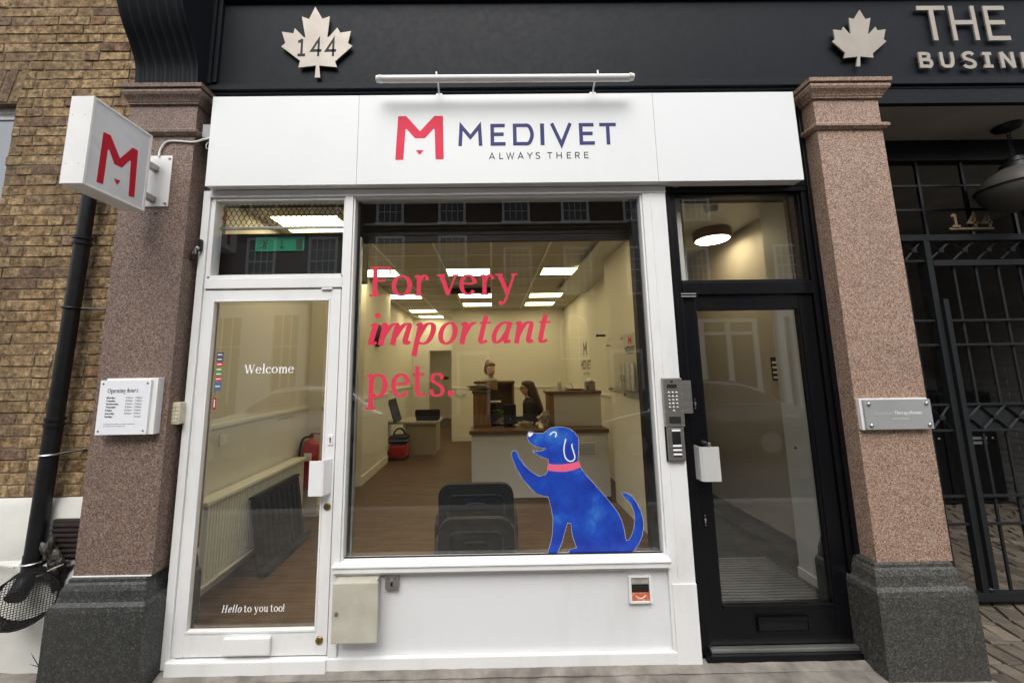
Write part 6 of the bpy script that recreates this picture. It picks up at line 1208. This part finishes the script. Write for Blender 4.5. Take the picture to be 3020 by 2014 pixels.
# arched window and shopfronts at street level
ax_, az_, aw_ = 2.65, 2.0, 1.0
fr = tube('arched_window', [(ax_, VYB+.03, az_)] + [(ax_+aw_/2-aw_/2*math.cos(R(a)), VYB+.03, az_+1.15+aw_/2*math.sin(R(a))) for a in range(0, 181, 15)] + [(ax_+aw_, VYB+.03, az_), (ax_, VYB+.03, az_)], .04, m_sash, ob, 6, smooth=False)
bm = bmesh.new(); add_prism(bm, [(ax_, az_), (ax_+aw_, az_)] + [(ax_+aw_/2+aw_/2*math.cos(R(a)), az_+1.15+aw_/2*math.sin(R(a))) for a in range(0, 181, 15)], VYB+.002, VYB+.012, lambda u, v, d: Vector((u, d, v))); bm_obj('pane', bm, m_ogl, fr)
boxes('glazing_bar', [(ax_+aw_*k/3-.012, ax_+aw_*k/3+.012, VYB+.0125, VYB+.03, az_, az_+1.35) for k in (1, 2)] + [(ax_, ax_+aw_, VYB+.0128, VYB+.0305, az_+k, az_+k+.024) for k in (.4, .8, 1.15)], m_sash, fr, 0)
boxes('stucco_front', [(-13.9, -10.55, VYB, VYB+.15, 0, 4.2), (-9.4, -8.2, VYB, VYB+.15, 0, 4.2), (-7.25, -6.95, VYB, VYB+.15, 0, 4.2), (-10.55, -9.4, VYB, VYB+.15, 3.72, 4.2), (-8.2, -7.25, VYB, VYB+.15, 3.8, 4.2)], m_sash, ob, .01)
for x0, x1, zt in ((-10.55, -9.4, 3.72), (-8.2, -7.25, 3.8)):
    fr = boxes('shop_window', [(x0+(x1-x0)*k/3-.02, x0+(x1-x0)*k/3+.02, VYB+.03, VYB+.07, .5, zt) for k in (1, 2)] + [(x0, x1, VYB+.03, VYB+.0705, 2.6, 2.64)], m_sash, ob, .004); box('pane', (x0, x1, VYB+.02, VYB+.03, .5, zt), m_ogl, fr, 0)
for x0 in (-1.2, 4.6): dr = box('door', (x0, x0+1.0, VYB, VYB+.06, 0, 2.2), m_door, ob, .01); box('door_frame', (x0-.12, x0+1.12, VYB-.01, VYB+.03, 0, 2.35), m_sash, dr, .005)
fr = boxes('shop_window', [(7.9, 8.1, VYB, VYB+.12, 0, 3.3), (8.94, 9.12, VYB, VYB+.12, 0, 3.3), (9.98, 10.16, VYB, VYB+.12, 0, 3.3), (7.9, 10.16, VYB, VYB+.14, 3.301, 3.44), (8.1, 8.94, VYB, VYB+.1, 2.82, 2.95), (9.12, 9.98, VYB, VYB+.1, 2.82, 2.95), (8.1, 8.94, VYB, VYB+.1, 0, .6), (9.12, 9.98, VYB, VYB+.1, 0, .6)], m_sash, ob, .01); box('pane', (8.1, 9.98, VYB+.01, VYB+.03, .6, 3.3), m_ogl, fr, 0)
boxes('door_surround', [(10.95, 11.18, VYB, VYB+.15, 0, 3.75), (11.45, 11.68, VYB, VYB+.15, 0, 3.75), (11.18, 11.45, VYB, VYB+.14, 3.5, 3.75)], m_sash, ob, .01)
# parked cars
def car(label, x0, y0, paint, flip):
    t = thing('parked_car', label, 'car', (x0+2.1, y0, -.125), 'cars parked in the street behind the photographer')
    st = [(0, .42, .62, .66, .66, .74), (.12, .25, .70, .72, .72, .86), (.55, .2, .80, .84, .84, .9), (1.05, .2, .90, .94, .94, .9), (1.25, .2, .93, 1.05, 1.0, .9), (1.85, .2, .95, 1.44, 1.38, .9), (2.3, .2, .96, 1.50, 1.44, .9), (2.9, .2, .97, 1.48, 1.42, .9), (3.4, .2, .98, 1.36, 1.30, .9), (3.85, .22, .98, 1.06, 1.03, .88), (4.12, .28, .94, .98, .96, .84), (4.2, .4, .82, .86, .85, .78)]
    X = lambda u: x0+(4.2-u if flip else u); zo = -.125; bm = bmesh.new(); rings = []
    for u, zl, zb, zr, zs, w in st:
        wr = w*.72 if zr > zb+.06 else w*.9
        P = [(-w*.9, zl), (-w, zl+.15), (-w, zb-.06), (-w*.96, zb), (-wr, zs), (-wr*.8, zr), (wr*.8, zr), (wr, zs), (w*.96, zb), (w, zb-.06), (w, zl+.15), (w*.9, zl)]
        rings.append([bm.verts.new((X(u), y0+a, zo+b)) for a, b in P])
    for A, B in zip(rings, rings[1:]):
        for k in range(12): bm.faces.new((A[k], A[(k+1) % 12], B[(k+1) % 12], B[k]))
    bm.faces.new(rings[0]); bm.faces.new(rings[-1]); body = bm_obj('body', bm, paint, t, True)
    for sgn in (-1, 1):
        for pts in ([(1.42, 1.02), (1.87, 1.36), (2.35, 1.41), (2.40, 1.02)], [(2.46, 1.02), (2.42, 1.41), (3.1, 1.37), (3.55, 1.18), (3.6, 1.04)]):
            bm = bmesh.new(); yy = lambda z: y0+sgn*(.875-(z-.98)*.52+.012); V = [bm.verts.new((X(u), yy(z), zo+z)) for u, z in pts]; W = [bm.verts.new((X(u), yy(z)-sgn*.012, zo+z)) for u, z in pts]; bm.faces.new(V); bm.faces.new(W[::-1]); [bm.faces.new((V[k], V[(k+1) % len(V)], W[(k+1) % len(V)], W[k])) for k in range(len(V))]; bm_obj('side_window', bm, m_ogl, t)
            tube('window_trim', [(X(u), yy(z)+sgn*.004, zo+z) for u, z in pts], .008, m_alu, t, 5, closed=True)
        for u in (.80, 3.38): wh = lathe('wheel', [(.20, -.1), (.31, -.1), (.32, 0), (.31, .1), (.20, .1)], (X(u), y0+sgn*.80, zo+.32), m_bkpl, t, 'Y', 24); lathe('rim', [(.20, -.106), (.20, .106), (.06, .108)], (X(u), y0+sgn*.80, zo+.32), m_alu, wh, 'Y', 10)
        box('headlight', (min(X(.06), X(.2)), max(X(.06), X(.2)), y0+sgn*.66-.1, y0+sgn*.66+.1, zo+.6, zo+.7), m_vwhite, t, .02); box('tail_light', (min(X(4.1), X(4.19)), max(X(4.1), X(4.19)), y0+sgn*.66-.09, y0+sgn*.66+.09, zo+.7, zo+.85), m_fe, t, .02)
        box('door_handle', (min(X(2.2), X(2.36)), max(X(2.2), X(2.36)), y0+sgn*.915-.012, y0+sgn*.915+.012, zo+.86, zo+.885), m_alu, t, .004)
m_carw = M("silver_car_paint", (.50, .50, .51), (.46, .46, .47), 3, .25, metal=.3, coat=.6); m_carb = M("dark_car_paint", (.10, .102, .11), (.09, .092, .10), 3, .2, metal=.3, coat=.8)
car('silver hatchback parked across from the shop door, mirrored in its glass', -6.15, -5.8, m_carw, False); car('dark hatchback parked across from the black door, mirrored in its glass', 1.9, -5.8, m_carb, False)
